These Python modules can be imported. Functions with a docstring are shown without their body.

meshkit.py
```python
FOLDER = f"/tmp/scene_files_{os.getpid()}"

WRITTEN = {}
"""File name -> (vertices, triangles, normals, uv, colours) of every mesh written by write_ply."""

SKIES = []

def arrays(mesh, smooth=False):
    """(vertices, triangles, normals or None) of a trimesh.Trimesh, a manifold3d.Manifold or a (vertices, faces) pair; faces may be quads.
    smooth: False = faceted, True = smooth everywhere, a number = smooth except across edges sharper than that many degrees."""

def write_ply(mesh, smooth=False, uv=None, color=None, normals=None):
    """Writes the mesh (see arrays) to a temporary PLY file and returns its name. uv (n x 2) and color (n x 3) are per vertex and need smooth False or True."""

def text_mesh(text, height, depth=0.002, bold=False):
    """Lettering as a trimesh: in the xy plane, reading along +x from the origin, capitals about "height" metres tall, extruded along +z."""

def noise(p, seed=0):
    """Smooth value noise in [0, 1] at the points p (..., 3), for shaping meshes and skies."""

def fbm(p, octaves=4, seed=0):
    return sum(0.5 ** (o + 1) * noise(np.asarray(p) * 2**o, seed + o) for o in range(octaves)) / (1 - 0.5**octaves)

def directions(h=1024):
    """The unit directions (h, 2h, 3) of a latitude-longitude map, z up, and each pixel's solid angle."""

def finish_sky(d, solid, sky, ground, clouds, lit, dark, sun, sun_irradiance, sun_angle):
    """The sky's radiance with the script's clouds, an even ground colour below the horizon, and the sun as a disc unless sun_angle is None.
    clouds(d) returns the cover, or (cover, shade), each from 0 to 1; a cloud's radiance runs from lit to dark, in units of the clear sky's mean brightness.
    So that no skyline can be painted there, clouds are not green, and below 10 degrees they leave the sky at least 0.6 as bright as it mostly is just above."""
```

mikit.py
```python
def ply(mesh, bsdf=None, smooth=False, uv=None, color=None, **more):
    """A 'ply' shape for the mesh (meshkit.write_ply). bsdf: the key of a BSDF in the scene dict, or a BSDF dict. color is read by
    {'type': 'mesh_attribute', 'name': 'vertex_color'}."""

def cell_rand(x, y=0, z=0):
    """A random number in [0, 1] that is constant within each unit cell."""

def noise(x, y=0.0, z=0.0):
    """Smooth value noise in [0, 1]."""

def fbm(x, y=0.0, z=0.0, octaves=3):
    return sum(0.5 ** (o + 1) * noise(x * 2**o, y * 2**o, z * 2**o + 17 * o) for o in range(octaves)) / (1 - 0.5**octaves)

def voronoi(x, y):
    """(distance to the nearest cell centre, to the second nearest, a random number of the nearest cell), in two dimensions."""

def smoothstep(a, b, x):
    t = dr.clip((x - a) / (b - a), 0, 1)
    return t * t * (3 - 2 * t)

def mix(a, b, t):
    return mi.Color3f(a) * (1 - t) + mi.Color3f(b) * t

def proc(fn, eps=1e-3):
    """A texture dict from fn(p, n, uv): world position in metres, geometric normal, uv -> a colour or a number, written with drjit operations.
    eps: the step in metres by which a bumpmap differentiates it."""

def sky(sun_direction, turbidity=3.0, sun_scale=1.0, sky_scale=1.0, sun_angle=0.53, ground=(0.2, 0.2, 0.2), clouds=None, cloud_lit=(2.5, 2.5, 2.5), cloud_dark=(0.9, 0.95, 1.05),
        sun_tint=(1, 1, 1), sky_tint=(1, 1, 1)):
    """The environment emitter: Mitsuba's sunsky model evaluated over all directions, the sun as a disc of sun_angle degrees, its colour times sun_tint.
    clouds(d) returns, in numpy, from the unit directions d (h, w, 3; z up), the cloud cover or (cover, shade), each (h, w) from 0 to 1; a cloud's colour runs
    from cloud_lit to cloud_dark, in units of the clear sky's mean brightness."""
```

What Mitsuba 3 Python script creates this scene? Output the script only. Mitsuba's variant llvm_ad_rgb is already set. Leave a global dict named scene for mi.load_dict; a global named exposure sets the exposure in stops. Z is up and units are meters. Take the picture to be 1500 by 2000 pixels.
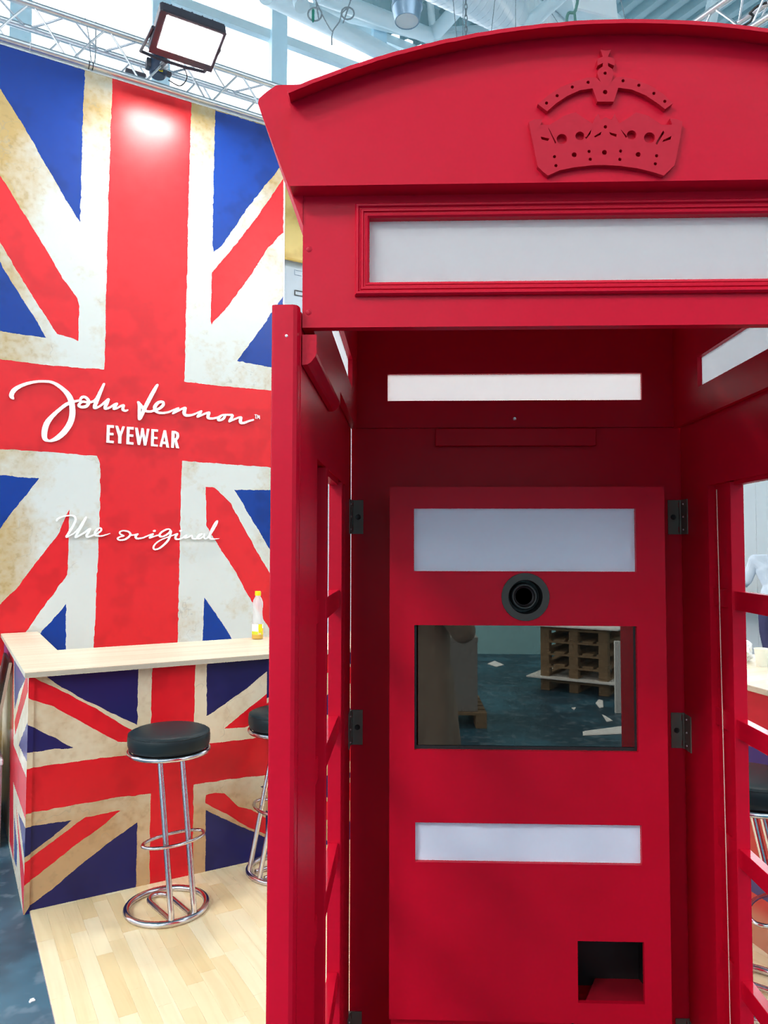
import math, random
import numpy as np, trimesh, drjit as dr, mitsuba as mi
import manifold3d as m3
import mikit, meshkit
from mikit import proc, noise, fbm, smoothstep, mix
from shapely.geometry import Polygon, Point, MultiPoint, LineString, box as sbox
from shapely.ops import unary_union
from shapely import affinity

T = mi.ScalarTransform4f
random.seed(7); rng = np.random.default_rng(7)
scene, labels = {'type': 'scene'}, {}

# ------------------------------------------------------------------ camera, sky, lamps, exposure
CAM = np.array([-0.2866, -1.0655, 1.68])
YAW, PITCH, ROLL, FOCAL = -0.0322, 0.0450, 0.0019, 1457.99
fwd = np.array([math.sin(YAW)*math.cos(PITCH), math.cos(YAW)*math.cos(PITCH), math.sin(PITCH)])
rgt = np.array([math.cos(YAW), -math.sin(YAW), 0.0]); up0 = np.cross(rgt, fwd)
upv = -rgt*math.sin(ROLL) + up0*math.cos(ROLL)
scene['camera'] = {'type': 'perspective', 'fov': math.degrees(2*math.atan(750/FOCAL)), 'fov_axis': 'x', 'near_clip': 0.02, 'far_clip': 500.0,
                   'to_world': T().look_at(origin=CAM.tolist(), target=(CAM+fwd).tolist(), up=upv.tolist())}
exposure = -0.15
SKY_UP = 48.0
SKY = dict(turbidity=3.0, sun_scale=0.0, sky_scale=1.0, ground=(0.25, 0.25, 0.25), clouds=lambda d: np.ones(d.shape[:2]), cloud_lit=(0.96*SKY_UP, 1.0*SKY_UP, 1.05*SKY_UP))
scene['sky'] = mikit.sky([0.3, -0.5, 0.8], **SKY)
FLOOD = 205.0          # radiance of the truss floodlights
HALL_LAMP = 260.0       # radiance of the high hall lamps

# ------------------------------------------------------------------ measured outlines, in metres
BANNER_BLUE = [[(-0.314,5.082),(-0.132,5.076),(0.407,5.056),(0.398,4.635),(0.397,4.153),(0.394,3.953),(0.322,4.061),(0.206,4.244),(0.075,4.462),(-0.125,4.758),(-0.313,5.054)],[(-0.285,3.849),(-0.099,3.57),(0.02,3.375),(0.117,3.233),(0.193,3.099),(0.051,3.1),(-0.088,3.107),(-0.268,3.111)],[(1.356,5.056),(1.924,5.053),(1.926,4.781),(1.744,4.523),(1.617,4.327),(1.527,4.171),(1.43,4.012),(1.361,3.937),(1.349,3.983),(1.353,4.588)],[(1.555,3.114),(1.646,3.247),(1.771,3.433),(1.935,3.689),(1.94,3.092),(1.848,3.097)],[(-0.245,2.16),(-0.067,2.142),(0.169,2.129),(0.086,2.008),(0.005,1.892),(-0.059,1.789),(-0.231,1.528)],[(0.356,1.275),(0.363,0.925),(0.082,0.912),(0.209,1.094)],[(1.542,2.11),(1.849,2.115),(1.98,2.111),(1.985,1.432),(1.853,1.632),(1.723,1.829),(1.621,1.99)],[(1.316,1.288),(1.412,1.158),(1.534,0.977),(1.61,0.797),(1.31,0.819),(1.312,0.971)]]
BANNER_RED = [[(-0.3,4.484),(-0.112,4.162),(-0.035,4.047),(0.068,3.887),(0.181,3.711),(0.292,3.531),(0.388,3.407),(0.402,3.347),(0.4,3.111),(0.264,3.138),(0.141,3.318),(0.043,3.471),(-0.102,3.706),(-0.288,3.985)],[(0.595,5.111),(1.171,5.1),(1.159,4.259),(1.155,3.707),(1.147,2.906),(1.346,2.901),(1.85,2.912),(1.973,2.909),(1.978,2.284),(1.847,2.298),(1.295,2.306),(1.14,2.309),(1.132,2.045),(1.13,1.619),(1.124,0.975),(1.122,0.647),(0.536,0.701),(0.541,0.983),(0.559,1.65),(0.565,2.054),(0.562,2.242),(0.54,2.306),(0.232,2.315),(-0.071,2.315),(-0.249,2.317),(-0.263,2.912),(-0.084,2.914),(0.233,2.913),(0.577,2.926),(0.58,3.525),(0.583,4.198)],[(1.347,3.771),(1.483,3.962),(1.682,4.251),(1.927,4.658),(1.931,4.218),(1.8,4.056),(1.64,3.781),(1.472,3.524),(1.344,3.368)],[(0.366,1.926),(0.362,1.478),(0.24,1.3),(0.115,1.106),(-0.016,0.919),(-0.096,0.793),(-0.214,0.803),(-0.22,1.082),(-0.048,1.286),(0.053,1.395),(0.152,1.547),(0.292,1.741)],[(1.321,2.121),(1.392,2.12),(1.506,2.014),(1.585,1.886),(1.708,1.677),(1.855,1.439),(1.987,1.213),(1.991,0.788),(1.859,1.001),(1.683,1.264),(1.574,1.456),(1.434,1.661),(1.328,1.823)]]
FRONT_BLUE = [[(0.044,1.077),(0.102,1.026),(0.212,0.949),(0.326,0.878),(0.472,0.795),(0.472,1.11),(-0.008,1.1)],[(-0.029,0.859),(-0.007,0.845),(0.092,0.781),(0.18,0.722),(0.084,0.726),(-0.009,0.724),(-0.026,0.724)],[(0.817,1.111),(0.821,0.796),(0.927,0.853),(1.041,0.922),(1.159,1.006),(1.26,1.079),(1.259,1.129)],[(-0.006,0.389),(0.177,0.383),(0.101,0.324),(-0.004,0.264),(-0.027,0.25),(-0.03,0.388)],[(0.48,0.318),(0.338,0.243),(0.202,0.156),(0.097,0.083),(0.001,0.029),(-0.021,-0.018),(0.478,-0.03)],[(0.822,0.317),(0.945,0.241),(1.081,0.163),(1.159,0.113),(1.269,0.046),(1.269,-0.05),(0.824,-0.033)],[(1.118,0.389),(1.177,0.402),(1.265,0.415),(1.266,0.319),(1.165,0.357)]]
FRONT_RED = [[(-0.034,1.083),(-0.012,1.072),(0.078,1.021),(0.23,0.925),(0.363,0.83),(0.446,0.773),(0.454,0.715),(0.381,0.722),(0.277,0.794),(0.188,0.857),(0.089,0.923),(-0.01,0.969),(-0.032,0.983)],[(0.541,1.118),(0.758,1.115),(0.755,0.793),(0.756,0.653),(0.853,0.656),(1.163,0.651),(1.263,0.652),(1.265,0.448),(1.159,0.448),(0.943,0.457),(0.756,0.457),(0.757,0.39),(0.758,-0.031),(0.544,-0.021),(0.541,0.327),(0.542,0.449),(0.379,0.456),(0.196,0.453),(-0.008,0.449),(-0.031,0.448),(-0.035,0.654),(-0.008,0.654),(0.192,0.656),(0.438,0.653),(0.541,0.656),(0.539,0.8),(0.539,0.941)],[(0.915,0.722),(1.0,0.781),(1.085,0.836),(1.16,0.886),(1.261,0.954),(1.262,0.801),(1.162,0.757),(1.029,0.716)],[(-0.003,0.241),(0.075,0.287),(0.24,0.388),(0.401,0.391),(0.327,0.341),(0.217,0.276),(0.103,0.203),(-0.001,0.14),(-0.024,0.126),(-0.026,0.227)],[(0.821,0.351),(0.821,0.393),(0.872,0.4),(0.921,0.386),(0.997,0.305),(1.065,0.28),(1.158,0.213),(1.268,0.141),(1.268,0.073),(1.159,0.132),(1.049,0.193),(0.945,0.27)]]
END_BLUE = [[(1.817,1.101),(1.17,1.083),(1.141,0.996),(1.761,0.955)],[(0.855,1.047),(0.116,1.056),(0.485,0.926),(0.742,0.783)],[(0.007,0.866),(-0.037,0.689),(0.438,0.663)],[(0.366,0.346),(-0.094,0.399),(-0.112,0.211)],[(0.614,0.263),(0.392,0.18),(0.396,0.065),(0.548,0.049)]]
END_RED = [[(1.194,1.081),(0.883,1.065),(0.757,0.59),(-0.055,0.614),(-0.087,0.427),(0.72,0.402),(0.585,0.035),(0.869,0.034),(0.993,0.406)],[(0.051,1.105),(0.026,1.003),(0.674,0.662),(0.733,0.719)],[(0.508,0.346),(0.328,0.276),(-0.099,0.146),(-0.117,0.02),(-0.006,-0.02)]]
SCRIPT_NAME = [[(-0.001,2.658,0.014),(-0.01,2.669,0.0257),(-0.011,2.685,0.029),(0.003,2.714,0.0281),(0.039,2.745,0.0234),(0.092,2.772,0.0196),(0.147,2.789,0.0168),(0.197,2.795,0.0168),(0.232,2.794,0.0187),(0.271,2.778,0.0234),(0.311,2.749,0.0281),(0.342,2.715,0.0351),(0.36,2.676,0.0374),(0.368,2.629,0.0374),(0.369,2.582,0.0384),(0.361,2.538,0.0384),(0.342,2.494,0.0384),(0.312,2.449,0.0374),(0.278,2.415,0.0327),(0.244,2.394,0.0211),(0.223,2.39,0.0164),(0.201,2.4,0.0281),(0.194,2.43,0.0351),(0.198,2.472,0.0365),(0.212,2.516,0.0351),(0.241,2.56,0.0281),(0.283,2.607,0.0234),(0.321,2.644,0.0234),(0.356,2.666,0.0225),(0.391,2.679,0.0159),(0.417,2.687,0.0159)],[(0.417,2.687,0.0159),(0.426,2.707,0.0187),(0.446,2.714,0.0187),(0.467,2.7,0.0211),(0.474,2.678,0.0211),(0.461,2.652,0.0225),(0.432,2.641,0.0196),(0.41,2.648,0.0187),(0.416,2.666,0.0178),(0.435,2.68,0.0164),(0.462,2.678,0.0159),(0.489,2.682,0.0159),(0.521,2.704,0.0187),(0.547,2.758,0.0196),(0.573,2.819,0.0159),(0.547,2.748,0.0211),(0.523,2.683,0.0271),(0.513,2.645,0.0211),(0.544,2.656,0.014),(0.576,2.685,0.0178)],[(0.576,2.685,0.0178),(0.598,2.707,0.0187),(0.605,2.711,0.0187),(0.596,2.685,0.0225),(0.584,2.657,0.0225),(0.588,2.644,0.0159),(0.618,2.658,0.015),(0.645,2.68,0.015),(0.664,2.688,0.015),(0.648,2.661,0.0206),(0.643,2.649,0.0159),(0.664,2.655,0.014),(0.692,2.675,0.0159),(0.71,2.68,0.0159),(0.705,2.664,0.0196),(0.704,2.649,0.0187),(0.721,2.642,0.0159),(0.737,2.649,0.0112)],[(0.944,2.853,0.0187),(0.92,2.807,0.0262),(0.882,2.728,0.0271),(0.854,2.666,0.0262),(0.831,2.609,0.0243),(0.82,2.592,0.0187),(0.819,2.622,0.0196),(0.82,2.662,0.0215),(0.818,2.697,0.0215),(0.811,2.712,0.0187)],[(0.815,2.709,0.0187),(0.839,2.679,0.0234),(0.864,2.656,0.0187),(0.888,2.652,0.0168),(0.912,2.658,0.0168),(0.946,2.673,0.0178),(0.968,2.686,0.0196),(0.988,2.709,0.0215),(0.989,2.729,0.0196),(0.973,2.733,0.0196),(0.948,2.72,0.0234),(0.929,2.69,0.0257),(0.934,2.663,0.0215),(0.957,2.651,0.0187),(0.991,2.651,0.0168),(1.031,2.662,0.015)],[(1.031,2.662,0.015),(1.068,2.682,0.014),(1.101,2.698,0.0122),(1.078,2.671,0.0187),(1.061,2.654,0.0131),(1.094,2.675,0.0159),(1.134,2.699,0.0159),(1.153,2.704,0.0168),(1.147,2.685,0.0253),(1.144,2.665,0.0253),(1.156,2.65,0.0215),(1.186,2.651,0.0178),(1.222,2.664,0.015),(1.252,2.681,0.0131),(1.275,2.692,0.0122),(1.258,2.665,0.0206),(1.245,2.646,0.015),(1.274,2.66,0.0159),(1.31,2.679,0.0159),(1.335,2.686,0.0168),(1.327,2.666,0.0243),(1.327,2.646,0.0206),(1.353,2.642,0.0168),(1.4,2.654,0.0159),(1.432,2.673,0.0159)],[(1.432,2.673,0.0168),(1.41,2.652,0.0178),(1.406,2.635,0.0178),(1.427,2.637,0.0168),(1.451,2.656,0.0196),(1.456,2.675,0.0168),(1.443,2.678,0.015),(1.492,2.683,0.0159),(1.518,2.681,0.0187),(1.503,2.65,0.0206),(1.493,2.632,0.014),(1.519,2.646,0.0159),(1.563,2.667,0.0159),(1.586,2.67,0.0196),(1.582,2.652,0.0253),(1.585,2.63,0.0215),(1.613,2.632,0.0178),(1.651,2.649,0.0159),(1.685,2.661,0.014)]]
SCRIPT_PHRASE = [[(0.283,1.847,0.0135),(0.292,1.86,0.0126),(0.318,1.874,0.0105),(0.353,1.882,0.0093),(0.38,1.883,0.0105),(0.397,1.874,0.0135),(0.403,1.854,0.0152),(0.393,1.824,0.0152),(0.374,1.786,0.0152),(0.355,1.752,0.0152),(0.347,1.735,0.0126),(0.367,1.744,0.0093),(0.394,1.761,0.0093),(0.426,1.795,0.0126),(0.453,1.842,0.0135),(0.471,1.873,0.0118),(0.453,1.834,0.016),(0.426,1.782,0.0168),(0.404,1.735,0.0143),(0.427,1.744,0.0118),(0.462,1.766,0.0118),(0.486,1.785,0.0126),(0.5,1.792,0.0126),(0.486,1.766,0.016),(0.475,1.744,0.016),(0.487,1.736,0.0118),(0.523,1.751,0.0109),(0.551,1.764,0.0109),(0.57,1.781,0.0126),(0.571,1.796,0.0118),(0.558,1.798,0.0118),(0.539,1.783,0.0126),(0.53,1.762,0.0143),(0.537,1.747,0.0126),(0.568,1.743,0.0105),(0.6,1.751,0.0084),(0.633,1.763,0.0034)],[(0.769,1.756,0.0126),(0.769,1.764,0.0135),(0.754,1.777,0.0126),(0.724,1.783,0.0101),(0.703,1.777,0.0109),(0.696,1.766,0.0101),(0.704,1.756,0.0101),(0.725,1.746,0.0101),(0.7,1.739,0.0101),(0.683,1.727,0.0109),(0.696,1.716,0.0118),(0.73,1.719,0.0126),(0.757,1.736,0.0143),(0.771,1.751,0.0126),(0.793,1.752,0.0101),(0.822,1.76,0.0101),(0.806,1.743,0.0152),(0.814,1.728,0.0143),(0.84,1.729,0.0118),(0.862,1.734,0.0101)],[(0.862,1.734,0.0109),(0.872,1.739,0.0101),(0.906,1.754,0.0101),(0.929,1.761,0.0109),(0.913,1.744,0.0152),(0.906,1.732,0.0109),(0.932,1.742,0.0101),(0.963,1.752,0.0101),(0.976,1.749,0.0118),(0.999,1.743,0.0109),(1.034,1.763,0.0109),(1.052,1.784,0.0118),(1.046,1.797,0.0109),(1.024,1.795,0.0118),(0.991,1.776,0.0126),(0.974,1.754,0.0126),(0.982,1.741,0.0109),(1.007,1.744,0.0093),(1.038,1.763,0.0109),(1.058,1.784,0.0118),(1.053,1.758,0.0152),(1.039,1.718,0.0152),(1.008,1.683,0.0135),(0.973,1.656,0.0118),(0.944,1.649,0.0118),(0.933,1.66,0.0109),(0.943,1.685,0.0101),(0.981,1.716,0.0093),(1.034,1.739,0.0093),(1.079,1.755,0.0093),(1.106,1.765,0.0101),(1.092,1.745,0.016),(1.093,1.727,0.0143),(1.115,1.724,0.0118),(1.142,1.734,0.0101),(1.172,1.754,0.0101),(1.16,1.734,0.0118),(1.188,1.741,0.0101),(1.213,1.752,0.0109),(1.216,1.733,0.0126),(1.239,1.727,0.0109),(1.262,1.74,0.0101),(1.289,1.765,0.0109),(1.269,1.757,0.0118),(1.253,1.735,0.0126),(1.271,1.729,0.0109),(1.299,1.747,0.0101),(1.307,1.764,0.0101),(1.304,1.738,0.0126),(1.319,1.729,0.0109),(1.342,1.748,0.0101),(1.374,1.794,0.0101),(1.401,1.843,0.0101),(1.405,1.864,0.0109),(1.387,1.844,0.0109),(1.361,1.794,0.0126),(1.347,1.752,0.0135),(1.352,1.73,0.0126),(1.379,1.727,0.0093),(1.422,1.732,0.0034)],[(0.935,1.782,0.0143),(0.941,1.784,0.0152)],[(1.126,1.785,0.0135),(1.131,1.787,0.0143)]]
CAPITALS = [([(0.598,2.53),(0.646,2.531),(0.646,2.512),(0.618,2.512),(0.618,2.476),(0.644,2.476),(0.644,2.459),(0.617,2.459),(0.617,2.42),(0.646,2.42),(0.646,2.403),(0.597,2.404)],[]),([(0.654,2.53),(0.674,2.529),(0.69,2.486),(0.704,2.529),(0.721,2.529),(0.698,2.457),(0.698,2.404),(0.676,2.404),(0.677,2.455)],[]),([(0.734,2.528),(0.782,2.53),(0.781,2.511),(0.754,2.511),(0.753,2.476),(0.78,2.475),(0.779,2.458),(0.753,2.459),(0.753,2.42),(0.782,2.419),(0.782,2.402),(0.733,2.403)],[]),([(0.791,2.527),(0.81,2.527),(0.826,2.453),(0.837,2.528),(0.851,2.527),(0.866,2.454),(0.876,2.526),(0.893,2.526),(0.872,2.402),(0.855,2.402),(0.843,2.472),(0.828,2.402),(0.812,2.403)],[]),([(0.907,2.526),(0.955,2.526),(0.954,2.509),(0.926,2.509),(0.926,2.471),(0.952,2.471),(0.952,2.455),(0.925,2.456),(0.925,2.416),(0.955,2.414),(0.955,2.4),(0.906,2.401)],[]),([(0.996,2.525),(1.012,2.525),(1.037,2.398),(1.017,2.398),(1.013,2.422),(0.989,2.423),(0.985,2.4),(0.967,2.401)],[(0.993,2.441),(1.01,2.44),(1.001,2.48)]),([(1.055,2.525),(1.082,2.525),(1.104,2.514),(1.11,2.492),(1.105,2.471),(1.093,2.456),(1.111,2.398),(1.089,2.398),(1.075,2.449),(1.071,2.398),(1.052,2.399)],[(1.076,2.508),(1.084,2.506),(1.089,2.493),(1.086,2.476),(1.075,2.469)])]
TRADEMARK = [[(1.701,2.705,0.0047),(1.719,2.706,0.0047)],[(1.71,2.706,0.0051),(1.711,2.675,0.0051)],[(1.723,2.674,0.0047),(1.726,2.705,0.0047)],[(1.726,2.705,0.0047),(1.733,2.683,0.0042)],[(1.733,2.683,0.0042),(1.74,2.704,0.0047)],[(1.74,2.704,0.0047),(1.742,2.674,0.0047)]]
CROWN_ARCH = ([(-0.1053,2.2982),(-0.0923,2.2876),(-0.0799,2.2986),(-0.064,2.3092),(-0.0465,2.3171),(-0.0289,2.3195),(-0.0225,2.3003),(0.0002,2.2999),(0.0069,2.3197),(0.0252,2.3167),(0.0442,2.3082),(0.0597,2.2971),(0.0708,2.2879),(0.0817,2.2958),(0.0686,2.3095),(0.0513,2.3216),(0.0306,2.331),(0.0132,2.3353),(0.0036,2.3348),(-0.0035,2.327),(-0.0008,2.3352),(0.0003,2.3407),(-0.0015,2.347),(-0.0067,2.3506),(-0.0072,2.3557),(0.0015,2.3515),(0.0021,2.3615),(-0.0071,2.3648),(-0.0024,2.3747),(-0.01,2.3732),(-0.0175,2.375),(-0.0141,2.3649),(-0.0218,2.3614),(-0.0216,2.352),(-0.0142,2.3558),(-0.0142,2.3507),(-0.0199,2.3469),(-0.0221,2.3411),(-0.0209,2.3356),(-0.0175,2.3283),(-0.0239,2.3348),(-0.0358,2.335),(-0.0533,2.3299),(-0.0727,2.3221),(-0.0903,2.3106)],[(-0.093,2.2994,0.00225),(-0.0781,2.3098,0.00225),(-0.0569,2.3218,0.00225),(-0.035,2.3283,0.00225),(-0.0112,2.3409,0.00225),(-0.0115,2.3137,0.00312),(0.0135,2.3295,0.00225),(0.0352,2.3226,0.00225),(0.0559,2.3107,0.00225),(0.0707,2.299,0.00225)])
CROWN_BASE = ([(-0.1178,2.273),(-0.1099,2.2765),(-0.0988,2.2763),(-0.1015,2.2682),(-0.0889,2.268),(-0.0678,2.2812),(-0.0529,2.2855),(-0.0433,2.2781),(-0.0295,2.2688),(-0.0259,2.2778),(-0.0215,2.2828),(-0.0181,2.2737),(-0.0111,2.2776),(-0.0033,2.2735),(0.0012,2.2831),(0.0037,2.2755),(0.0071,2.2682),(0.0212,2.277),(0.0308,2.2841),(0.0464,2.2793),(0.0662,2.2654),(0.0804,2.2656),(0.0771,2.2743),(0.0871,2.2732),(0.0948,2.2695),(0.091,2.2471),(0.0863,2.2239),(0.0826,2.2078),(0.0756,2.2008),(0.0677,2.1934),(0.0531,2.1984),(0.0324,2.2041),(0.0081,2.208),(-0.0127,2.2096),(-0.0301,2.2095),(-0.0545,2.2071),(-0.0755,2.203),(-0.0921,2.1957),(-0.0991,2.2015),(-0.106,2.2088),(-0.1094,2.2269),(-0.1153,2.2576)],[(-0.0826,2.2225,0.00225),(-0.0807,2.2097,0.00225),(-0.0552,2.2248,0.00346),(-0.0346,2.2293,0.00225),(-0.0331,2.2181,0.00225),(-0.0134,2.2275,0.00346),(0.0089,2.229,0.00225),(0.0077,2.2173,0.00225),(0.033,2.2238,0.00346),(0.0583,2.2216,0.00225),(0.0564,2.2103,0.00225),(-0.0117,2.2639,0.00242),(-0.0721,2.2475,0.00727),(-0.0471,2.2515,0.00623),(0.0489,2.2474,0.00762),(0.0243,2.2518,0.00658)],[[(-0.0276,2.2508),(-0.0174,2.2569),(-0.0183,2.2528),(-0.0262,2.249)],[(-0.0066,2.2564),(0.0038,2.253),(0.0034,2.249),(-0.0052,2.2528)],[(-0.1013,2.2514),(-0.0894,2.2485),(-0.0914,2.245),(-0.1005,2.2475)],[(0.0789,2.2494),(0.078,2.2446),(0.0663,2.241),(0.0676,2.2439)],[(-0.0919,2.2659),(-0.089,2.2608),(-0.08,2.243),(-0.0814,2.2408)],[(-0.041,2.2506),(-0.0384,2.2495),(-0.0313,2.2608),(-0.0324,2.2545),(-0.0384,2.247)],[(0.0678,2.2573),(0.0695,2.2546),(0.0588,2.2372),(0.0568,2.239)],[(0.0091,2.2601),(0.0108,2.2583),(0.0182,2.2497),(0.0164,2.2474)]])
HALL_TUBES = [((-1.954,7.371,8.164),(-0.427,10.434,9.363),0.124),((-1.759,9.432,9.519),(0.144,10.527,9.767),0.069),((-1.488,8.459,8.971),(0.111,10.528,9.802),0.113),((0.03,10.23,10.436),(0.111,10.528,9.853),0.057),((0.111,10.528,9.819),(0.647,9.293,9.619),0.109),((1.775,8.311,8.866),(1.186,9.028,8.714),0.098),((1.598,8.755,9.256),(2.137,9.254,9.181),0.153),((2.023,8.972,9.159),(3.015,9.846,9.28),0.152),((3.605,8.146,8.737),(3.576,8.483,8.242),0.088),((0.111,10.528,9.802),(1.491,11.409,10.482),0.129),((-1.614,7.432,8.272),(-1.526,7.344,7.973),0.091),((-2.528,9.499,10.006),(-1.759,9.432,9.519),0.066),((0.111,10.528,9.802),(3.7,11.832,10.291),0.114)]
DUCT = ((0.045,7.828,8.703),(2.183,9.859,9.188),0.293)
DOWNLIGHT = ((-0.297,5.134,6.164),(-0.306,5.134,6.718))
WIRES = [((0.166,6.421,7.423),(0.213,6.418,6.907)),((0.282,6.413,7.414),(0.275,6.413,6.914)),((0.603,6.281,7.305),(0.55,6.287,6.851)),((0.795,6.255,7.281),(0.792,6.255,6.856)),((1.707,5.853,6.952),(1.782,5.831,6.534)),((1.616,8.65,8.792),(1.719,8.629,8.606))]
CHAIN = ((0.313,6.41,7.368),(0.307,6.411,6.911))
SIGN = [(1.561,7.129,7.947),(2.134,7.499,8.269),(2.168,7.489,7.852),(1.591,7.122,7.727)]
HANGER = [(1.591,7.019,7.71),(1.558,7.027,7.599),(1.493,7.041,7.599),(1.481,7.044,7.495),(1.567,7.025,7.48)]
LOOPS = [((-1.16,5.678,6.645),(-1.093,5.686,6.649),(-1.16,5.678,6.714)),((-0.855,5.711,6.672),(-0.793,5.716,6.674),(-0.856,5.711,6.741))]
SLINGS = [[(-1.166,5.677,6.882),(-1.151,5.679,6.784),(-1.089,5.687,6.64),(-1.026,5.694,6.525),(-0.993,5.698,6.487)],[(-0.803,5.715,6.878),(-0.846,5.711,6.742),(-0.908,5.706,6.67),(-0.931,5.704,6.589),(-0.979,5.699,6.518),(-0.993,5.698,6.487)],[(-0.993,5.698,6.487),(-1.002,5.697,6.437),(-1.002,5.697,6.358)]]
GREEN_TAG = [(-1.182,5.665,6.685),(-1.163,5.668,6.677),(-1.153,5.669,6.579),(-1.186,5.665,6.576),(-1.191,5.664,6.625)]
RIGHT_TRUSS = [(1.916,4.161,5.39),(2.095,3.926,5.39)]
RIGHT_TRUSS_LOW = [(1.949,3.82,5.095),(2.042,3.697,5.095)]
BLACK_CABLE = [[(2.07,3.763,5.25),(2.024,3.794,5.25),(2.001,3.86,5.25)],[(2.001,3.86,5.25),(2.03,3.88,5.25),(2.042,3.93,5.25),(2.026,3.969,5.25),(1.989,4.004,5.25)],[(2.008,3.86,5.25),(2.046,3.9,5.25),(2.068,3.97,5.25),(2.07,4.037,5.25),(2.047,4.072,5.25)],[(1.947,3.947,5.25),(1.939,4.002,5.25),(1.922,4.027,5.25)]]
SCRAPS = [[(1.716,-5.534,0.004),(1.796,-5.722,0.004),(1.832,-5.67,0.004),(1.75,-5.334,0.004),(1.695,-5.283,0.004)],[(1.643,-4.978,0.004),(1.66,-4.912,0.004),(1.678,-4.72,0.004),(1.608,-4.676,0.004)],[(1.292,-4.292,0.004),(1.605,-4.418,0.004),(1.737,-4.52,0.004),(1.682,-4.235,0.004),(1.546,-4.284,0.004),(1.262,-4.146,0.004)],[(1.404,-5.271,0.004),(1.457,-5.297,0.004),(1.414,-5.176,0.004)],[(0.84,-8.147,0.004),(0.975,-8.436,0.004),(1.069,-8.066,0.004),(0.939,-7.883,0.004)]]

# ------------------------------------------------------------------ helpers
C0 = np.array([-2.016, 2.362, 0.0])                 # corner of the bar counter, origin of the stand's own axes
A = np.array([0.846, 0.533, 0.0]); A /= np.linalg.norm(A); B = np.array([-A[1], A[0], 0.0])
S = np.eye(4); S[:3, 0], S[:3, 1], S[:3, 3] = A, B, C0  # stand axes (a, b, z) -> world
FACE_Y = np.array([[1, 0, 0, 0], [0, 0, 1, 0], [0, 1, 0, 0], [0, 0, 0, 1.0]])  # drawing (x, z, depth) -> (x, depth, z)

def st(a, b, z):
    return C0 + A*a + B*b + np.array([0, 0, z])

def lin(r, g, b):
    f = lambda c: c/12.92 if c <= 0.04045 else ((c+0.055)/1.055)**2.4
    return [f(r/255), f(g/255), f(b/255)]

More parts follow.
